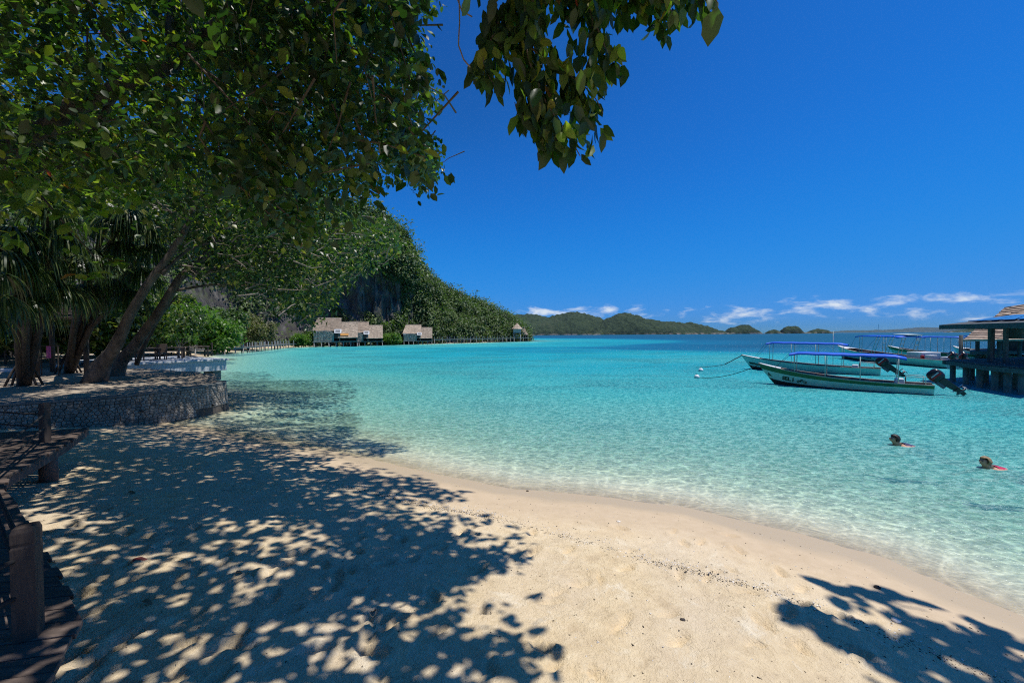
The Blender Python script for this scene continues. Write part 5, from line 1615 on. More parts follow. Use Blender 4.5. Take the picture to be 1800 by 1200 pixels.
def outboard(parent, x, z, tilt, sc=1.0, y=0.0, name='outboard_motor', brand=True):
    e = empty(name, (x, y, z)); e.parent = parent
    e.rotation_euler = (0, tilt, 0); e.scale = (sc, sc, sc)
    # cowling (local -x is aft, z up)
    prof = [(-.02, .17, .11), (.04, .25, .15), (.20, .285, .165), (.36, .27, .16), (.46, .22, .13), (.51, .13, .07)]
    V = []; Fq = []; n_ = 16
    for (zz, rx, ry) in prof:
        for k in range(n_):
            a = 2 * math.pi * k / n_
            ca, sa = math.cos(a), math.sin(a)
            V.append((-.12 + rx * math.copysign(abs(ca) ** .7, ca) - .05 * zz, ry * math.copysign(abs(sa) ** .7, sa), zz))
    for i in range(len(prof) - 1):
        for k in range(n_): Fq.append((i*n_+k, i*n_+(k+1)%n_, (i+1)*n_+(k+1)%n_, (i+1)*n_+k))
    Fq.append(tuple(range(n_ - 1, -1, -1))); Fq.append(tuple((len(prof)-1)*n_ + k for k in range(n_)))
    cow = MB().add(V, Fq).build('cowling', MATS['engine_black'], e, True)
    for sd in (1, -1):
        MB().box(-.34, .10, sd * .168 - .004, sd * .168 + .004, .17, .23).build('red_stripe', MATS['red_paint'], cow)
        MB().box(-.30, .04, sd * .168 - .004, sd * .168 + .004, .255, .305).build('pale_stripe', MATS['letter_pale'], cow)
    leg = MB()
    leg.hexa([(-.24, -.055, -.62), (-.02, -.045, -.62), (-.02, .045, -.62), (-.24, .055, -.62), (-.27, -.09, .02), (.06, -.09, .02), (.06, .09, .02), (-.27, .09, .02)])
    leg.hexa([(-.21, -.03, -.98), (-.06, -.03, -.98), (-.06, .03, -.98), (-.21, .03, -.98), (-.24, -.055, -.615), (-.02, -.045, -.615), (-.02, .045, -.615), (-.24, .055, -.615)])
    leg.box(-.42, .04, -.10, .10, -.645, -.615)
    leg.build('leg', MATS['engine_black'], e, bevel=.012)
    MB().tube([(-.34, 0, -.80), (-.20, 0, -.80), (.0, 0, -.80), (.06, 0, -.80)], [.045, .06, .05, .015], 10).build('gearcase', MATS['engine_grey'], e, True)
    pr = MB()
    for k in range(3):
        a = k * 2.094; c_, s_ = math.cos(a), math.sin(a)
        pr.hexa([(-.37 - .03, c_ * .03 - s_ * .05, -.80 + s_ * .03 + c_ * .05), (-.36, c_ * .15 - s_ * .06, -.80 + s_ * .15 + c_ * .06), (-.345, c_ * .15 + s_ * .06, -.80 + s_ * .15 - c_ * .06), (-.345, c_ * .03 + s_ * .05, -.80 + s_ * .03 - c_ * .05),
                 (-.385, c_ * .03 - s_ * .05, -.80 + s_ * .03 + c_ * .05), (-.35, c_ * .16 - s_ * .06, -.80 + s_ * .16 + c_ * .06), (-.335, c_ * .16 + s_ * .06, -.80 + s_ * .16 - c_ * .06), (-.335, c_ * .03 + s_ * .05, -.80 + s_ * .03 - c_ * .05)])
    pr.build('propeller', MATS['metal_grey'], e)
    MB().box(.02, .16, -.11, .11, -.34, .02).build('clamp_bracket', MATS['engine_grey'], e, bevel=.01)
    return e
def swirl(parent, hull, t, w, side, r):
    """the round curled emblem on the hull"""
    M_ = hull.frame(t, w, side)
    mb = MB()
    for (cx, rr) in ((-r * 1.05, r), (r * 1.05, r), (0, r * .62)):
        pts = [(cx + rr * (.35 + .65 * k / 22) * math.cos(k * .5 + (3.1 if cx > 0 else 0)), rr * .62 * (.35 + .65 * k / 22) * math.sin(k * .5) + (r * .75 if cx == 0 else 0), 0) for k in range(23)]
        mb.tube(pts, r * .10, 5)
    o_ = mb.build('emblem', MATS['letter_dark'], parent)
    o_.matrix_local = M_
    return o_
def longboat(bow, stern, beam, f0, rise, label, stripe, txt, canopy, zc, tsz=.22, ttx=.80, motor=True, motor_tilt=.85, deck_len=.16, pole='pole_pale', name='longboat', ladders=False, wtx=.5, msc=1.0, tarp='tarp_blue', extras=True):
    bow, stern = Vector(bow), Vector(stern)
    d = bow - stern; d.z = 0; L = d.length; rz = math.atan2(d.y, d.x)
    e = empty(name, (stern.x, stern.y, 0), rz, label=label, cat='boat', group='moored boats')
    H = Hull(L, beam, f0, rise)
    hb = H.skin(0, 1, 46, 10)
    # transom and keel plate
    V = [H.pt(0, j / 10, 1) for j in range(11)] + [H.pt(0, j / 10, -1) for j in range(10, -1, -1)]
    hb.add(V, [tuple(range(len(V)))])
    kp = [H.pt(i / 46, 0, 1) for i in range(47)] + [H.pt(i / 46, 0, -1) for i in range(47)]
    hb.add(kp, [(i, 47 + i, 48 + i, i + 1) for i in range(46)])
    hull = hb.build('hull', MATS['hull_white'], e, True)
    H.skin(0.001, .30, 46, 4, .005).build('boot_stripe', MATS['hull_maroon'], hull, True)
    if stripe: H.skin(.74, .985, 46, 4, .005).build('green_band', MATS['hull_green'], hull, True)
    # inside: lining and floor
    lin = MB(); V = []; Fq = []
    zf = .03
    for i in range(41):
        t_ = i / 40 * .93
        a = H.pt(t_, 1, 1, -.05); b = H.pt(t_, 1, -1, -.05)
        a.z -= .01; b.z -= .01
        fa = Vector((a.x, max(a.y * .7, .0), max(zf, a.z - .5))); fb = Vector((b.x, min(b.y * .7, -.0), max(zf, b.z - .5)))
        V += [a, fa, fb, b]
    for i in range(40):
        for k in range(3): Fq.append((4*i+k, 4*i+4+k, 4*i+5+k, 4*i+1+k))
    lin.add(V, Fq).build('lining', MATS['boat_floor'], e, True)
    # gunwale rim
    for sd in (1, -1):
        mb = MB(); V = []; Fq = []
        for i in range(47):
            p = H.pt(i / 46, 1, sd); q = p.copy(); q.y -= sd * min(.075, abs(p.y)); p.y += sd * .02
            V += [p + Vector((0, 0, -.02)), p + Vector((0, 0, .022)), q + Vector((0, 0, .022)), q + Vector((0, 0, -.02))]
        for i in range(46):
            for k in range(4):
                f = (4*i+k, 4*i+4+k, 4*i+4+(k+1)%4, 4*i+(k+1)%4); Fq.append(f if sd > 0 else f[::-1])
        mb.add(V, Fq).build('gunwale', MATS['gunwale'], e)
    # foredeck
    mb = MB(); V = []; Fq = []; n_ = 12
    for i in range(n_ + 1):
        t_ = 1 - deck_len + deck_len * i / n_
        a = H.pt(t_, 1, 1, -.02); b = H.pt(t_, 1, -1, -.02); c_ = (a + b) / 2 + Vector((0, 0, .03))
        for p in (a, c_, b): V.append(p + Vector((0, 0, .03)))
    for i in range(n_):
        for k in range(2): Fq.append((3*i+k, 3*i+1+k, 3*i+4+k, 3*i+3+k))
    mb.add(V, Fq).build('foredeck', MATS['white_paint'], e, True)
    # thwarts
    for t_ in (.30, .45, .60, .74):
        a = H.pt(t_, 1, 1, -.05); hw = a.y
        MB().box(a.x - .13, a.x + .13, -hw * .93, hw * .93, a.z - .16, a.z - .12).build('thwart', MATS['gunwale'], e)
    # awning on posts
    if canopy:
        t0, t1 = canopy; m_ = 12; V = []; Fq = []
        hw = beam / 2 * .92
        for lay in (0, 1):
            for i in range(m_ + 1):
                q = i / m_; x = L * (t0 + (t1 - t0) * q)
                for k in range(5):
                    s_ = -1 + k / 2
                    z = zc + .10 * q * (t1 - t0) + .06 * (1 - s_ * s_) - (.10 if i in (0, m_) else 0) * 1.0 - .015 * math.sin(q * math.pi * 6) ** 2 + (0 if lay else -.035 - .05 * (abs(s_) == 1))
                    V.append((x, s_ * hw, z))
        for lay in (0, 1):
            b0_ = lay * (m_ + 1) * 5
            for i in range(m_):
                for k in range(4):
                    f = (b0_ + 5*i+k, b0_ + 5*i+5+k, b0_ + 5*i+6+k, b0_ + 5*i+1+k); Fq.append(f[::-1] if lay else f)
        nb_ = (m_ + 1) * 5
        for i in range(m_):
            for k in (0, 4): Fq.append((5*i+k, 5*i+5+k, nb_ + 5*i+5+k, nb_ + 5*i+k))
        for i in (0, m_):
            for k in range(4): Fq.append((5*i+k, 5*i+k+1, nb_ + 5*i+k+1, nb_ + 5*i+k))
        MB().add(V, Fq).build('awning', MATS[tarp], e, True)
        if not ladders:
            for q in (.06, .36, .66, .95):
                for sd in (1, -1):
                    tt = t0 + (t1 - t0) * q; p = H.pt(tt, 1, sd)
                    MB().tube([(p.x, p.y - sd * .04, p.z), (L * tt, sd * hw * .97, zc + .0)], .019, 7).build('awning_post', MATS[pole], e, True)
        else:
            for q in (.10, .40, .82):
                for sd in (1, -1):
                    tt = t0 + (t1 - t0) * q; p = H.pt(tt, 1, sd); mb = MB()
                    lean_ = .55 if q < .8 else .05
                    A_ = [Vector((p.x + k * .38 + lean_, p.y - sd * .03, p.z)) for k in (0, 1)]; B_ = [Vector((p.x + k * .38 - lean_ * .3, sd * hw * .97, zc + .02)) for k in (0, 1)]
                    for k in (0, 1): mb.tube([A_[k], B_[k]], .022, 7)
                    for r_ in (.3, .55, .8): mb.tube([A_[0].lerp(B_[0], r_), A_[1].lerp(B_[1], r_)], .02, 6)
                    mb.build('ladder_frame', MATS['pole_pale'], e, True)
        # front stays
        for sd in (1, -1):
            p = H.pt(min(t1 + .10, .93), 1, sd)
            MB().tube([(L * t1, sd * hw * .9, zc), p], .008, 5).build('stay', MATS['rope'], e)
    side = 1 if (Vector((-math.sin(rz), math.cos(rz), 0))).dot(CAM - stern) > 0 else -1
    if txt:
        text_mesh(txt, tsz, 'name_lettering', MATS['letter_dark'], hull, H.frame(ttx, wtx, side))
        swirl(hull, H, ttx - .10 * 6.5 / L, wtx - .03, side, tsz * .42)
    if extras:
        cs_ = MB(); zb = .06; cs_.hexa([(L * .13, -.28, zb), (L * .13 + .42, -.28, zb), (L * .13 + .42, .28, zb), (L * .13, .28, zb), (L * .13 + .06, -.26, zb + .58), (L * .13 + .36, -.26, zb + .58), (L * .13 + .36, .26, zb + .58), (L * .13 + .06, .26, zb + .58)])
        con = cs_.build('console', MATS['white_paint'], e, bevel=.02)
        wh = MB(); pts = [(L * .13 + .0, .15 * math.cos(a * .5236), zb + .55 + .15 * math.sin(a * .5236)) for a in range(13)]
        wh.tube(pts, .014, 6).build('steering_wheel', MATS['engine_black'], con, True)
        rail_ = MB(); rail_.tube([(L * .04, -beam * .36, f0), (L * .04, -beam * .36, f0 + .34), (L * .13, -beam * .36, f0 + .36)], .018, 6)
        rail_.build('stern_rail', MATS['pole_pale'], e, True)
        rail_ = MB(); rail_.tube([(L * .04, beam * .36, f0), (L * .04, beam * .36, f0 + .34), (L * .13, beam * .36, f0 + .36)], .018, 6)
        rail_.build('stern_rail', MATS['pole_pale'], e, True)
    if motor:
        outboard(e, -.16, f0 + .16, motor_tilt, msc)
    return e, H
b1, H1 = longboat(at(1333, 640, 22.4), at(1640, 690, 17.9), 1.42, .44, .66, 'white longboat with a green band and blue awning, nearest the swimmers', True, 'SEL I', (.13, .78), 1.70, .27, .80, msc=.98)
b2, H2 = longboat(at(1303, 630, 31.5), at(1548, 660, 25.9), 1.6, .46, .62, 'plain white longboat with a blue awning just behind the green banded one', False, 'MIEMO', (.20, .78), 2.05, .22, .90, msc=1.15)
# sunburst curls at the bow of the second boat
for k in range(2):
    swirl(b2.children[0], H2, .80 - k * .035, .55, 1 if b2.children[0].name.startswith('hull') and (Vector((-math.sin(b2.rotation_euler.z), math.cos(b2.rotation_euler.z), 0))).dot(CAM - b2.location) > 0 else -1, .07)
mb = MB(); hd = H2.pt(.78, 1, 1)
mb.tube([(H2.L * .30, 0, .4), (H2.L * .30, 0, 2.9)], .016, 6).build('flag_pole', MATS['pole_pale'], b2, True)
MB().box(H2.L * .30 - .09, H2.L * .30 - .017, -.008, .008, 2.40, 2.56).build('pennant', MATS['white_paint'], b2)
b3, H3 = longboat((36.0, 44.0, 0), at(1682, 648, 30.2), 2.3, .62, .75, 'long pale green dive boat with ladder framed awning, behind the longboats', False, 'TITI N', (.30, .68), 2.45, .34, .60, motor=False, ladders=True, extras=False, name='dive_boat', wtx=.62)
MB().box(H3.L * .16, H3.L * .16 + 1.5, -.7, .7, .25, 1.15).build('console', MATS['white_paint'], b3, bevel=.04)
for k, (x, y_, w) in enumerate(((.10, .45, .5), (.07, -.3, .45), (.12, -.75, .35))):
    MB().box(H3.L * x, H3.L * x + w, y_ - .25, y_ + .25, .2, .95 - .1 * k).build('engine_box', MATS['white_paint' if k != 2 else 'engine_grey'], b3, bevel=.03)
MB().box(H3.L * .145, H3.L * .145 + .18, .6, .8, .62, .9).build('fuel_can', MATS['red_paint'], b3, bevel=.02)
MB().tube([(H3.L * .62, -.4, 2.4), (H3.L * .615, -.4, 3.6)], .015, 5).build('aerial', MATS['pole_pale'], b3)
MB().hexa([(H3.L * .30 , -.9, 2.52), (H3.L * .42, -.9, 2.60), (H3.L * .42, .3, 2.60), (H3.L * .30, .3, 2.52), (H3.L * .30, -.9, 2.58), (H3.L * .42, -.9, 2.66), (H3.L * .42, .3, 2.66), (H3.L * .30, .3, 2.58)]).build('roof_rack', MATS['pole_pale'], b3)
outboard(b3, -.1, .75, .8, 1.0, .35); outboard(b3, -.1, .75, .8, 1.0, -.35)
b4, H4 = longboat(at(1560, 622, 44), at(1722, 634, 38), 2.0, .62, .7, 'boat with a faded brown gunwale moored behind the dive boat', True, None, (.15, .62), 2.30, tarp='tarp_blue', name='longboat', motor=False)
b5, H5 = longboat(at(1675, 615, 42), at(1860, 632, 33), 2.2, .6, .7, 'boat with a wide blue awning hidden behind the jetty posts', False, None, (.12, .80), 2.35, name='longboat', ladders=True, msc=1.2)
# mooring lines and buoys
def buoy(u, v, Yd, r, label):
    p = at(u, v, Yd); e = empty('mooring_buoy', (p.x, p.y, 0), label=label, cat='buoy', group='white mooring buoys')
    MB().ico((0, 0, r * .45), r, 3).build('float', MATS['buoy_white'], e, True)
    MB().tube([(0, 0, r * 1.35), (0, 0, r * 1.75)], r * .16, 7).build('eye', MATS['rope'], e)
    return p
pb1 = buoy(1225, 664, 25.0, .155, 'white mooring buoy nearer the beach, on the rope of the green banded boat')
pb2 = buoy(1232, 652, 29.5, .165, 'white mooring buoy farther out, upper of the two')
def line(name, a, b, sag, label, r=.02):
    a, b = Vector(a), Vector(b)
    o_ = MB().tube([p - a for p in rope_pts(a, b, sag, 24)], r, 6).build(name, MATS['rope'], None, True)
    o_.location = a
    return props(o_, label, 'rope')
bw1 = b1.matrix_basis @ H1.pt(.985, 1, 1); bw2 = b2.matrix_basis @ H2.pt(.99, 1, 1)
line('mooring_rope', bw1, (pb1.x, pb1.y, .05), .28, 'dark mooring rope from the green banded boat to the nearer buoy')
line('mooring_rope', bw2, Vector(bw2) + Vector((-1.1, .5, -.75)), .0, 'short dark anchor line hanging from the bow of the plain longboat', .035)
line('mooring_rope', Vector(bw2) + Vector((-1.1, .5, -.75)), Vector(bw2) + Vector((-3.4, .6, -1.0)), .06, 'slack rope trailing left from the plain longboat')

# ================================================================== JETTY PAVILION, RIGHT
J = empty('jetty_pavilion', (24.5, 20, 0), label='dark open timber pavilion on piles at the right edge', cat='pavilion')
JO = Vector((24.5, 20, 0))
def jl(v): return Vector(v) - JO
cA = at(1666, 640, 22.6); cB = at(1740, 646, 18.9); cC = at(1815, 652, 17.0)   # near-left edge of the deck
zD = 1.22
edge = [Vector((cA.x, cA.y, zD)), Vector((cB.x, cB.y, zD)), Vector((cC.x, cC.y, zD))]
far = [Vector((cA.x + 9.5, cA.y + 3.4, zD)), Vector((cC.x + 9.5, cC.y + 2.5, zD))]
# deck boards, running right from the edge
def epos(q):
    s_ = q * 2
    return edge[0].lerp(edge[1], s_) if s_ < 1 else edge[1].lerp(edge[2], s_ - 1)
nb_ = 44
for k in range(nb_):
    a0 = epos(k / nb_); a1 = epos((k + .93) / nb_)
    dx = Vector((8.8, 2.6, 0))
    P = [jl(p) + Vector((0, 0, z)) for z in (-.05, random.uniform(-.004, .004)) for p in (a0, a1, a1 + dx, a0 + dx)]
    P = [P[i] for i in (0, 3, 2, 1, 4, 7, 6, 5)]
    MB().hexa(P).build('deck_board', MATS['jetty_wood'], J)
for (a, b) in ((edge[0], edge[1]), (edge[1], edge[2])):
    MB().beam(jl(a) + Vector((.02, .05, -.17)), jl(b) + Vector((.02, .05, -.17)), .14, .22).build('edge_beam', MATS['jetty_wood'], J, bevel=.01)
MB().beam(jl(edge[0]) + Vector((.1, .3, -.17)), jl(far[0]) + Vector((0, 0, -.17)), .14, .22).build('edge_beam', MATS['jetty_wood'], J, bevel=.01)
for q in (0.03, .2, .36, .52, .68, .85):
    for dxx in (.25, 1.9, 3.9, 6.4):
        p = jl(epos(q)) + Vector((dxx, dxx * .3, 0))
        MB().tube([(p.x, p.y, -2.2), (p.x, p.y, zD - .06)], .12, 12).build('pile', MATS['concrete'], J, True)
zR = 2.98
for (q, dxx) in ((.30, 1.5), (.46, 1.5), (.78, 1.2), (.06, 3.5), (.30, 5.0), (.78, 4.6)):
    p = jl(epos(q)) + Vector((dxx, dxx * .3, 0))
    MB().box(p.x - .07, p.x + .07, p.y - .07, p.y + .07, zD + .004, zR + .06).build('column', MATS['jetty_wood'], J, bevel=.01)
# hipped roof with a deep dark fascia
r0 = [at(1652, 575, 22.8), at(1840, 575, 16.6)]
for v in r0: v.z = zR
r0 = [jl(v) for v in r0]; dr = Vector((9.5, 3.6, 0))
e_ = [r0[0], r0[1], r0[1] + dr, r0[0] + dr]
for i in range(4):
    MB().beam(e_[i] + Vector((0, 0, .10)), e_[(i + 1) % 4] + Vector((0, 0, .10)), .06, .24).build('fascia', MATS['jetty_wood'], J)
ins = [v + Vector((0, 0, .22)) for v in e_]; cen = sum(ins, Vector()) / 4 + Vector((0, 0, .42))
top = [cen + (v - cen) * .22 for v in ins]
for v in top: v.z = cen.z
mb = MB()
for i in range(4): mb.add([ins[i], ins[(i + 1) % 4], top[(i + 1) % 4], top[i]], [(0, 1, 2, 3)])
mb.add(top, [(0, 1, 2, 3)]); mb.add([v - Vector((0, 0, .2)) for v in ins], [(3, 2, 1, 0)])
rf_ = mb.build('roof', MATS['jetty_wood'], J)
for k in range(4):      # blue solar panels on the near slope
    a = ins[0].lerp(ins[1], .18 + .19 * k); b = ins[0].lerp(ins[1], .18 + .19 * k + .17)
    c_ = top[0].lerp(top[1], .18 + .19 * k + .17); d_ = top[0].lerp(top[1], .18 + .19 * k)
    P = [a.lerp(d_, .22), b.lerp(c_, .22), b.lerp(c_, .95), a.lerp(d_, .95)]
    MB().hexa([p + Vector((0, 0, .06)) for p in P] + [p + Vector((0, 0, .10)) for p in P]).build('solar_panel', MATS['solar_panel'], rf_)
# low parapet bench and things on the jetty
for (q, dxx, w, h_) in ((.55, 2.6, 1.4, .5), (.75, 3.4, 1.2, .75)):
    p = jl(epos(q)) + Vector((dxx, dxx * .3, zD))
    MB().box(p.x - w / 2, p.x + w / 2, p.y - .3, p.y + .3, p.z, p.z + h_).build('counter', MATS['jetty_wood'], J, bevel=.02)
# thatched building further right
TB = empty('thatched_hall', at(1800, 600, 34), label='large light brown thatched roof behind the jetty pavilion', cat='hut'); TB.location.z = 0
tl = lambda u, v, Y_: at(u, v, Y_) - TB.location
roof_slope(tl(1692, 600, 33.0), tl(1850, 598, 30.0), tl(1738, 560, 37.5), tl(1870, 552, 34.5), 14, .14, 5).build('lower_roof', MATS['thatch'], TB)
roof_slope(tl(1742, 563, 38.0), tl(1880, 561, 34.0), tl(1768, 540, 41), tl(1890, 520, 38), 8, .14, 6).build('upper_roof', MATS['thatch'], TB)
for (u, Y_) in ((1708, 34), (1738, 33.2), (1778, 32), (1815, 31.5)):
    p = tl(u, 600, Y_); MB().tube([(p.x, p.y + .8, -2), (p.x, p.y + .8, p.z + .55)], .13, 8).build('post', MATS['jetty_wood'], TB, True)
def slab8(u0, u1, y0, y1, z0, z1):
    c_ = [tl(u0, 600, y0), tl(u1, 600, y0), tl(u1, 600, y1), tl(u0, 600, y1)]
    return MB().hexa([(p.x, p.y, z0) for p in c_] + [(p.x, p.y, z1) for p in c_])
slab8(1705, 1860, 33.5, 39, .9, 1.15).build('floor', MATS['jetty_wood'], TB)
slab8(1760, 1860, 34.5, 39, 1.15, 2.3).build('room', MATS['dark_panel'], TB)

# ================================================================== SWIMMERS
def swimmer(u, v, Yd, heading, hair, suit, label, long_hair, sc=1.0):
    p = at(u, v, Yd)
    e = empty('person', (p.x, p.y, 0), heading, label=label, cat='person', group='swimmers')
    # local +x is the way the person swims; a prone body, head up
    J_ = {'pel': (-.62, 0, -.20), 'waist': (-.42, 0, -.13), 'chest': (-.18, 0, -.06), 'neck0': (-.02, 0, .0), 'neck1': (.055, 0, .075), 'head': (.085, 0, .155), 'crown': (.075, 0, .225),
          'chin': (.155, 0, .105),
          'shL': (-.06, .17, -.04), 'elL': (.14, .30, -.17), 'wrL': (.36, .24, -.20), 'haL': (.46, .21, -.20), 'shR': (-.06, -.17, -.04), 'elR': (.12, -.31, -.17), 'wrR': (.33, -.26, -.21), 'haR': (.43, -.23, -.22),
          'hipL': (-.68, .09, -.22), 'knL': (-1.08, .13, -.33), 'anL': (-1.46, .15, -.30), 'ftL': (-1.66, .15, -.34), 'hipR': (-.68, -.09, -.22), 'knR': (-1.06, -.14, -.40), 'anR': (-1.45, -.16, -.48), 'ftR': (-1.64, -.16, -.55)}
    R_ = {'pel': .135, 'waist': .115, 'chest': .135, 'neck0': .075, 'neck1': .056, 'head': .088, 'crown': .07, 'chin': .042, 'shL': .062, 'elL': .042, 'wrL': .028, 'haL': .03, 'hipL': .095, 'knL': .058, 'anL': .036, 'ftL': .03}
    E_ = [('pel','waist'),('waist','chest'),('chest','neck0'),('neck0','neck1'),('neck1','head'),('head','crown'),('head','chin'),('chest','shL'),('shL','elL'),('elL','wrL'),('wrL','haL'),('chest','shR'),('shR','elR'),('elR','wrR'),('wrR','haR'),
          ('pel','hipL'),('hipL','knL'),('knL','anL'),('anL','ftL'),('pel','hipR'),('hipR','knR'),('knR','anR'),('anR','ftR')]
    # fingers
    for sd, hd_, s_ in (('L', 'haL', 1), ('R', 'haR', -1)):
        h = Vector(J_[hd_])
        for k, (dy, ln_) in enumerate(((-.03, .07), (-.01, .085), (.012, .08), (.032, .062))):
            nme = 'f%s%d' % (sd, k); J_[nme] = (h.x + .05, h.y + dy, h.z - .005); J_[nme + 't'] = (h.x + .05 + ln_, h.y + dy * 1.5, h.z - .025)
            R_[nme] = .0105; R_[nme + 't'] = .008; E_ += [(hd_, nme), (nme, nme + 't')]
        nme = 't%s' % sd; J_[nme] = (h.x + .0, h.y - s_ * .045, h.z); J_[nme + 't'] = (h.x + .04, h.y - s_ * .075, h.z - .01); R_[nme] = .011; R_[nme + 't'] = .009; E_ += [(hd_, nme), (nme, nme + 't')]
    keys = list(J_)
    me = bpy.data.meshes.new('body'); me.from_pydata([J_[k] for k in keys], [(keys.index(a), keys.index(b)) for a, b in E_], []); me.update()
    tmp = bpy.data.objects.new('body', me); COL.objects.link(tmp)
    sk = tmp.modifiers.new('skin', 'SKIN')
    for i, k in enumerate(keys):
        r = R_.get(k, R_.get(k.replace('R', 'L') if k.endswith('R') else k, .03))
        sv_ = me.skin_vertices[0].data[i]; sv_.radius = (r, r * (1.25 if k in ('pel', 'chest', 'waist') else 1)); sv_.use_root = (k == 'pel')
    sb_ = tmp.modifiers.new('sub', 'SUBSURF'); sb_.levels = 2; sb_.render_levels = 2
    dg = bpy.context.evaluated_depsgraph_get()
    bm_ = bpy.data.meshes.new_from_object(tmp.evaluated_get(dg))
    bpy.data.objects.remove(tmp)
    # nose, brow and ears pulled out of the head
    for vtx in bm_.vertices:
        c = vtx.co
        if c.x > .14 and abs(c.y) < .022 and .125 < c.z < .165: c.x += .022
        if abs(c.y) > .065 and .04 < c.x < .09 and .12 < c.z < .18: c.y *= 1.14
        if c.x > .13 and .025 < abs(c.y) < .05 and .165 < c.z < .185: c.x -= .01
    bm_.materials.clear()
    link('body', bm_, MATS['skin'], e, True)
    # eyes, lips
    for s_ in (-1, 1): MB().ico((.158, s_ * .032, .172), .011, 2).build('eye', MATS['engine_black'], e, True)
    MB().ico((.172, 0, .112), .02, 2, (.5, 1.2, .35)).build('mouth', MATS['suit_red'], e, True)
    # hair: a cap over the skull, with a wet fall at the nape
    bm2 = bmesh.new(); bmesh.ops.create_icosphere(bm2, subdivisions=4, radius=1)
    for f in [f for f in bm2.faces if (f.calc_center_median().x > .22 and f.calc_center_median().z < .55 + .2 * abs(f.calc_center_median().y)) or f.calc_center_median().z < -.62]: bm2.faces.remove(f)
    for vtx in bm2.verts:
        c = vtx.co; n_ = mnoise.noise(Vector((c.x * 6, c.y * 14, c.z * 3)))
        k = 1 + .06 * n_
        if c.x < .1 and c.z < .1: k += .10 * (1 if long_hair else .3)
        vtx.co = Vector((.066 + c.x * .108 * k, c.y * .098 * k, .168 + c.z * .108 * k))
        if long_hair and c.z < -.05 and c.x < .2: vtx.co.z -= .05 * (-c.z); vtx.co.x -= .02
    hm = bpy.data.meshes.new('hair'); bm2.to_mesh(hm); bm2.free()
    o_ = link('hair', hm, MATS[hair], e, True)
    sm = o_.modifiers.new('thick', 'SOLIDIFY'); sm.thickness = .012
    # swimsuit: band round the trunk
    ring = [(-.10, .165, .112, -.045), (-.2, .182, .13, -.075), (-.32, .165, .125, -.105), (-.44, .152, .122, -.14), (-.56, .172, .138, -.185), (-.68, .185, .135, -.225)]
    V = []; Fq = []; n_ = 18
    for (x, ry, rz_, zc_) in ring:
        for k in range(n_):
            a = 2 * math.pi * k / n_; V.append((x, ry * math.cos(a), zc_ + rz_ * math.sin(a) * 1.02))
    for i in range(len(ring) - 1):
        for k in range(n_): Fq.append((i*n_+k, (i+1)*n_+k, (i+1)*n_+(k+1)%n_, i*n_+(k+1)%n_))
    MB().add(V, Fq).build('swimsuit', MATS[suit], e, True)
    e.location.z = -.005
    e.scale = (sc, sc, sc)
    return e
swimmer(1578, 783, 9.85, math.radians(172), 'hair_dark', 'suit_dark', 'dark haired person swimming left, farther from the beach', False)
swimmer(1737, 822, 8.15, math.radians(176), 'hair_blond', 'suit_red', 'blond person in a red swimsuit swimming nearest the right edge', True, .9)

# ================================================================== SMALL THINGS ON THE SAND
def ground_z(P):
    d = shore(P); return profile(d, P[:, 0], P[:, 1]) + relief(P[:, 0].copy(), P[:, 1].copy(), d)
def scatter(name, pts, sizes, mat, label, flat=.5, sink=.25):
    """many small pebbles in one mesh"""
    z = ground_z(pts)
    base = np.array([(1,0,0),(-.5,.87,0),(-.5,-.87,0),(.15,.1,.75),(-.1,0,-.6)])
    tri = np.array([(0,1,3),(1,2,3),(2,0,3),(1,0,4),(2,1,4),(0,2,4)])
    n_ = len(pts); a = rng.uniform(0, 6.28, n_); s_ = sizes
    c_, si = np.cos(a), np.sin(a)
    B = base[None] * (1 + rng.normal(size=(n_, 5, 3)) * .22)
    st_ = 1 + rng.random(n_)[:, None] * .9
    x = B[:, :, 0] * st_; y = B[:, :, 1]
    V = np.stack([pts[:, 0:1] + (x * c_[:, None] - y * si[:, None]) * s_[:, None], pts[:, 1:2] + (x * si[:, None] + y * c_[:, None]) * s_[:, None], z[:, None] + (B[:, :, 2] * flat + flat * .2) * s_[:, None]], -1)
    T = (np.arange(n_)[:, None, None] * 5 + tri[None]).reshape(-1, 3)
    return props(link(name, fast_mesh(name, V.reshape(-1, 3), T), MATS[mat]), label, kind='stuff')
# the wrack line: a wandering strip of weed and coral bits left by the tide
WR = [tuple(on(u, v, .26)[:2]) for (u, v) in ((560,838),(650,858),(760,884),(860,900),(950,925),(1050,958),(1160,995),(1250,1018),(1330,1035),(1450,1075),(1560,1110),(1680,1150),(1800,1190),(1900,1230))]
WP = resample(WR, .02)
def along(n_, sd, jump=.0):
    i = rng.integers(0, len(WP), n_); clump = fbm(i * .02, i * 0 + 3.0, 3)
    i = i[rng.random(n_) < np.clip((clump - .3) * 2.6, .28, 1)]
    return WP[i] + rng.normal(size=(len(i), 2)) * sd + np.array([0, jump])
p = along(4200, .04); scatter('wrack_line', p, rng.uniform(.0025, .0085, len(p)), 'debris', 'dark line of weed scraps left by the tide')
p = along(1800, .11, .08); scatter('coral_bits', p, rng.uniform(.004, .013, len(p)), 'shell', 'pale coral and shell bits along the tide line')
p = along(900, .13, .05); scatter('weed_scraps', p, rng.uniform(.003, .010, len(p)), 'debris', 'scattered dark scraps beside the tide line')
p = np.stack([rng.uniform(-6, 5, 1500), rng.uniform(1.8, 8, 1500)], 1); d_ = shore(p); p = p[d_ > .4]
scatter('sand_litter', p, rng.uniform(.003, .010, len(p)) ** 1.0, 'debris', 'tiny dark litter strewn over the sand')
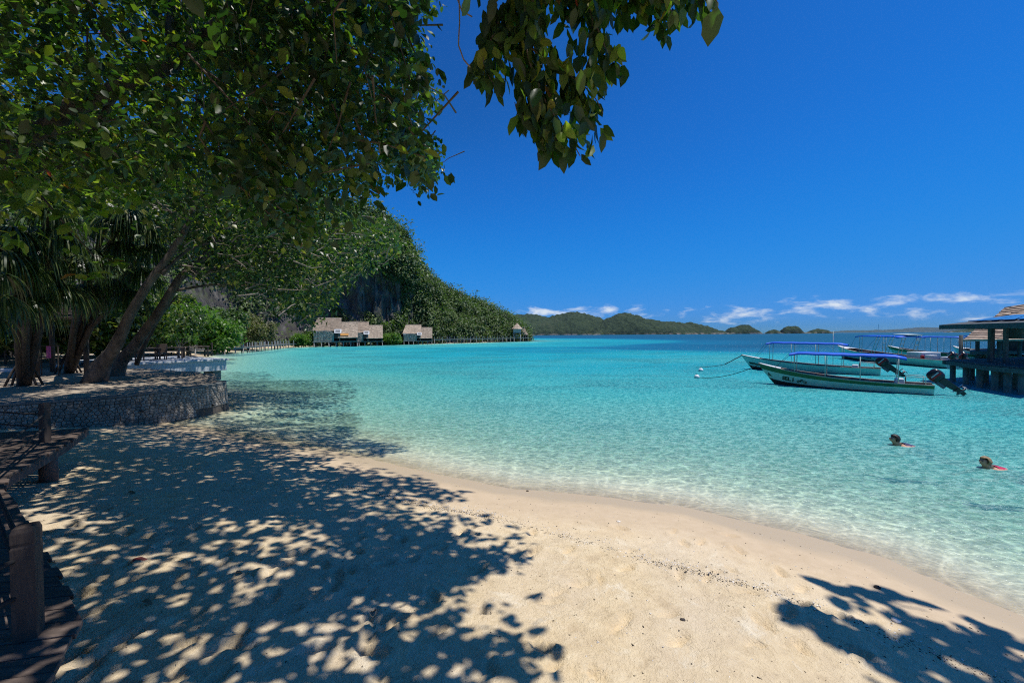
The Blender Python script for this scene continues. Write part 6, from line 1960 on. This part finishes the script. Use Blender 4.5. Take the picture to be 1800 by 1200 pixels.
p = np.stack([rng.uniform(-6, 6, 1700), rng.uniform(1.8, 9, 1700)], 1); d_ = shore(p); p = p[(d_ > -.2)]
scatter('shell_grit', p, rng.uniform(.003, .009, len(p)), 'shell', 'tiny pale shell grit strewn over the sand')
# single pebbles and leaves that can be picked out
def pebble(u, v, r, label, mat='beach_stone'):
    p = on(u, v, .25); z = ground_z(np.array([[p.x, p.y]]))[0]; p = on(u, v, float(z)); z = ground_z(np.array([[p.x, p.y]]))[0]
    o_ = MB().ico((0, 0, 0), r, 2, (1.3, 1, .6), .5, u).build('pebble', MATS[mat], None, True)
    o_.location = (p.x, p.y, float(z) + r * .2); return props(o_, label, 'pebble', 'pebbles on the sand')
pebble(1542, 1029, .026, 'dark pebble alone on the wet sand near the right shadow', 'debris')
pebble(1200, 1092, .018, 'small dark pebble in the middle of the sunlit sand', 'debris')
pebble(927, 857, .02, 'dark pebble at the water edge in the centre', 'debris')
pebble(1087, 917, .022, 'pale stone on the wet sand below the water edge', 'shell')
pebble(1575, 1090, .03, 'pale coral lump inside the shadow at lower right', 'shell')
def fallen(u, v, rz, sc_, mesh, mat, label):
    p = on(u, v, .4); z = ground_z(np.array([[p.x, p.y]]))[0]; p = on(u, v, float(z)); z = ground_z(np.array([[p.x, p.y]]))[0]
    o_ = link('fallen_leaf', mesh, None); o_.location = (p.x, p.y, float(z) + .035); o_.rotation_euler = (.1, .25, rz); o_.scale = (sc_, sc_ * 1.25, sc_ * .8)
    return props(o_, label, 'leaf', 'fallen leaves on the sand')
LR = blade('fallen_leaf', .19, .04, .5, .1, .3, 'leaf_fallen'); LBn = blade('fallen_leaf', .16, .035, .9, .4, .5, 'leaf_brown')
fallen(234, 987, .1, .95, LR, None, 'dark red fallen leaf lying on the shaded sand')
fallen(415, 1012, 1.2, .6, LBn, None, 'curled brown leaf on the shaded sand right of the red leaf')
fallen(460, 988, 2.2, .5, LBn, None, 'small curled brown leaf just above the other brown leaf')
fallen(250, 1066, .5, .55, LBn, None, 'brown leaf on the shaded sand below the red leaf')
fallen(225, 868, .3, .8, LBn, None, 'brown leaf on dappled sand near the deck pile')
fallen(660, 1078, 2.6, .6, LBn, None, 'brown leaf in the shadow at the bottom centre')

# ================================================================== HAZE
m, t, o = mat_new('sea_haze')
pv = N(t, 'ShaderNodeVolumePrincipled')
pv.inputs['Color'].default_value = (0.55, 0.74, 1.0, 1)
pv.inputs['Density'].default_value = 0.00002
pv.inputs['Anisotropy'].default_value = 0.0
lk(t, pv.outputs[0], o.inputs['Volume'])
hz = MB().box(-14500, 14500, -14500, 14500, -62, 135).build('haze', m)
props(hz, 'thin sea haze', kind='stuff')
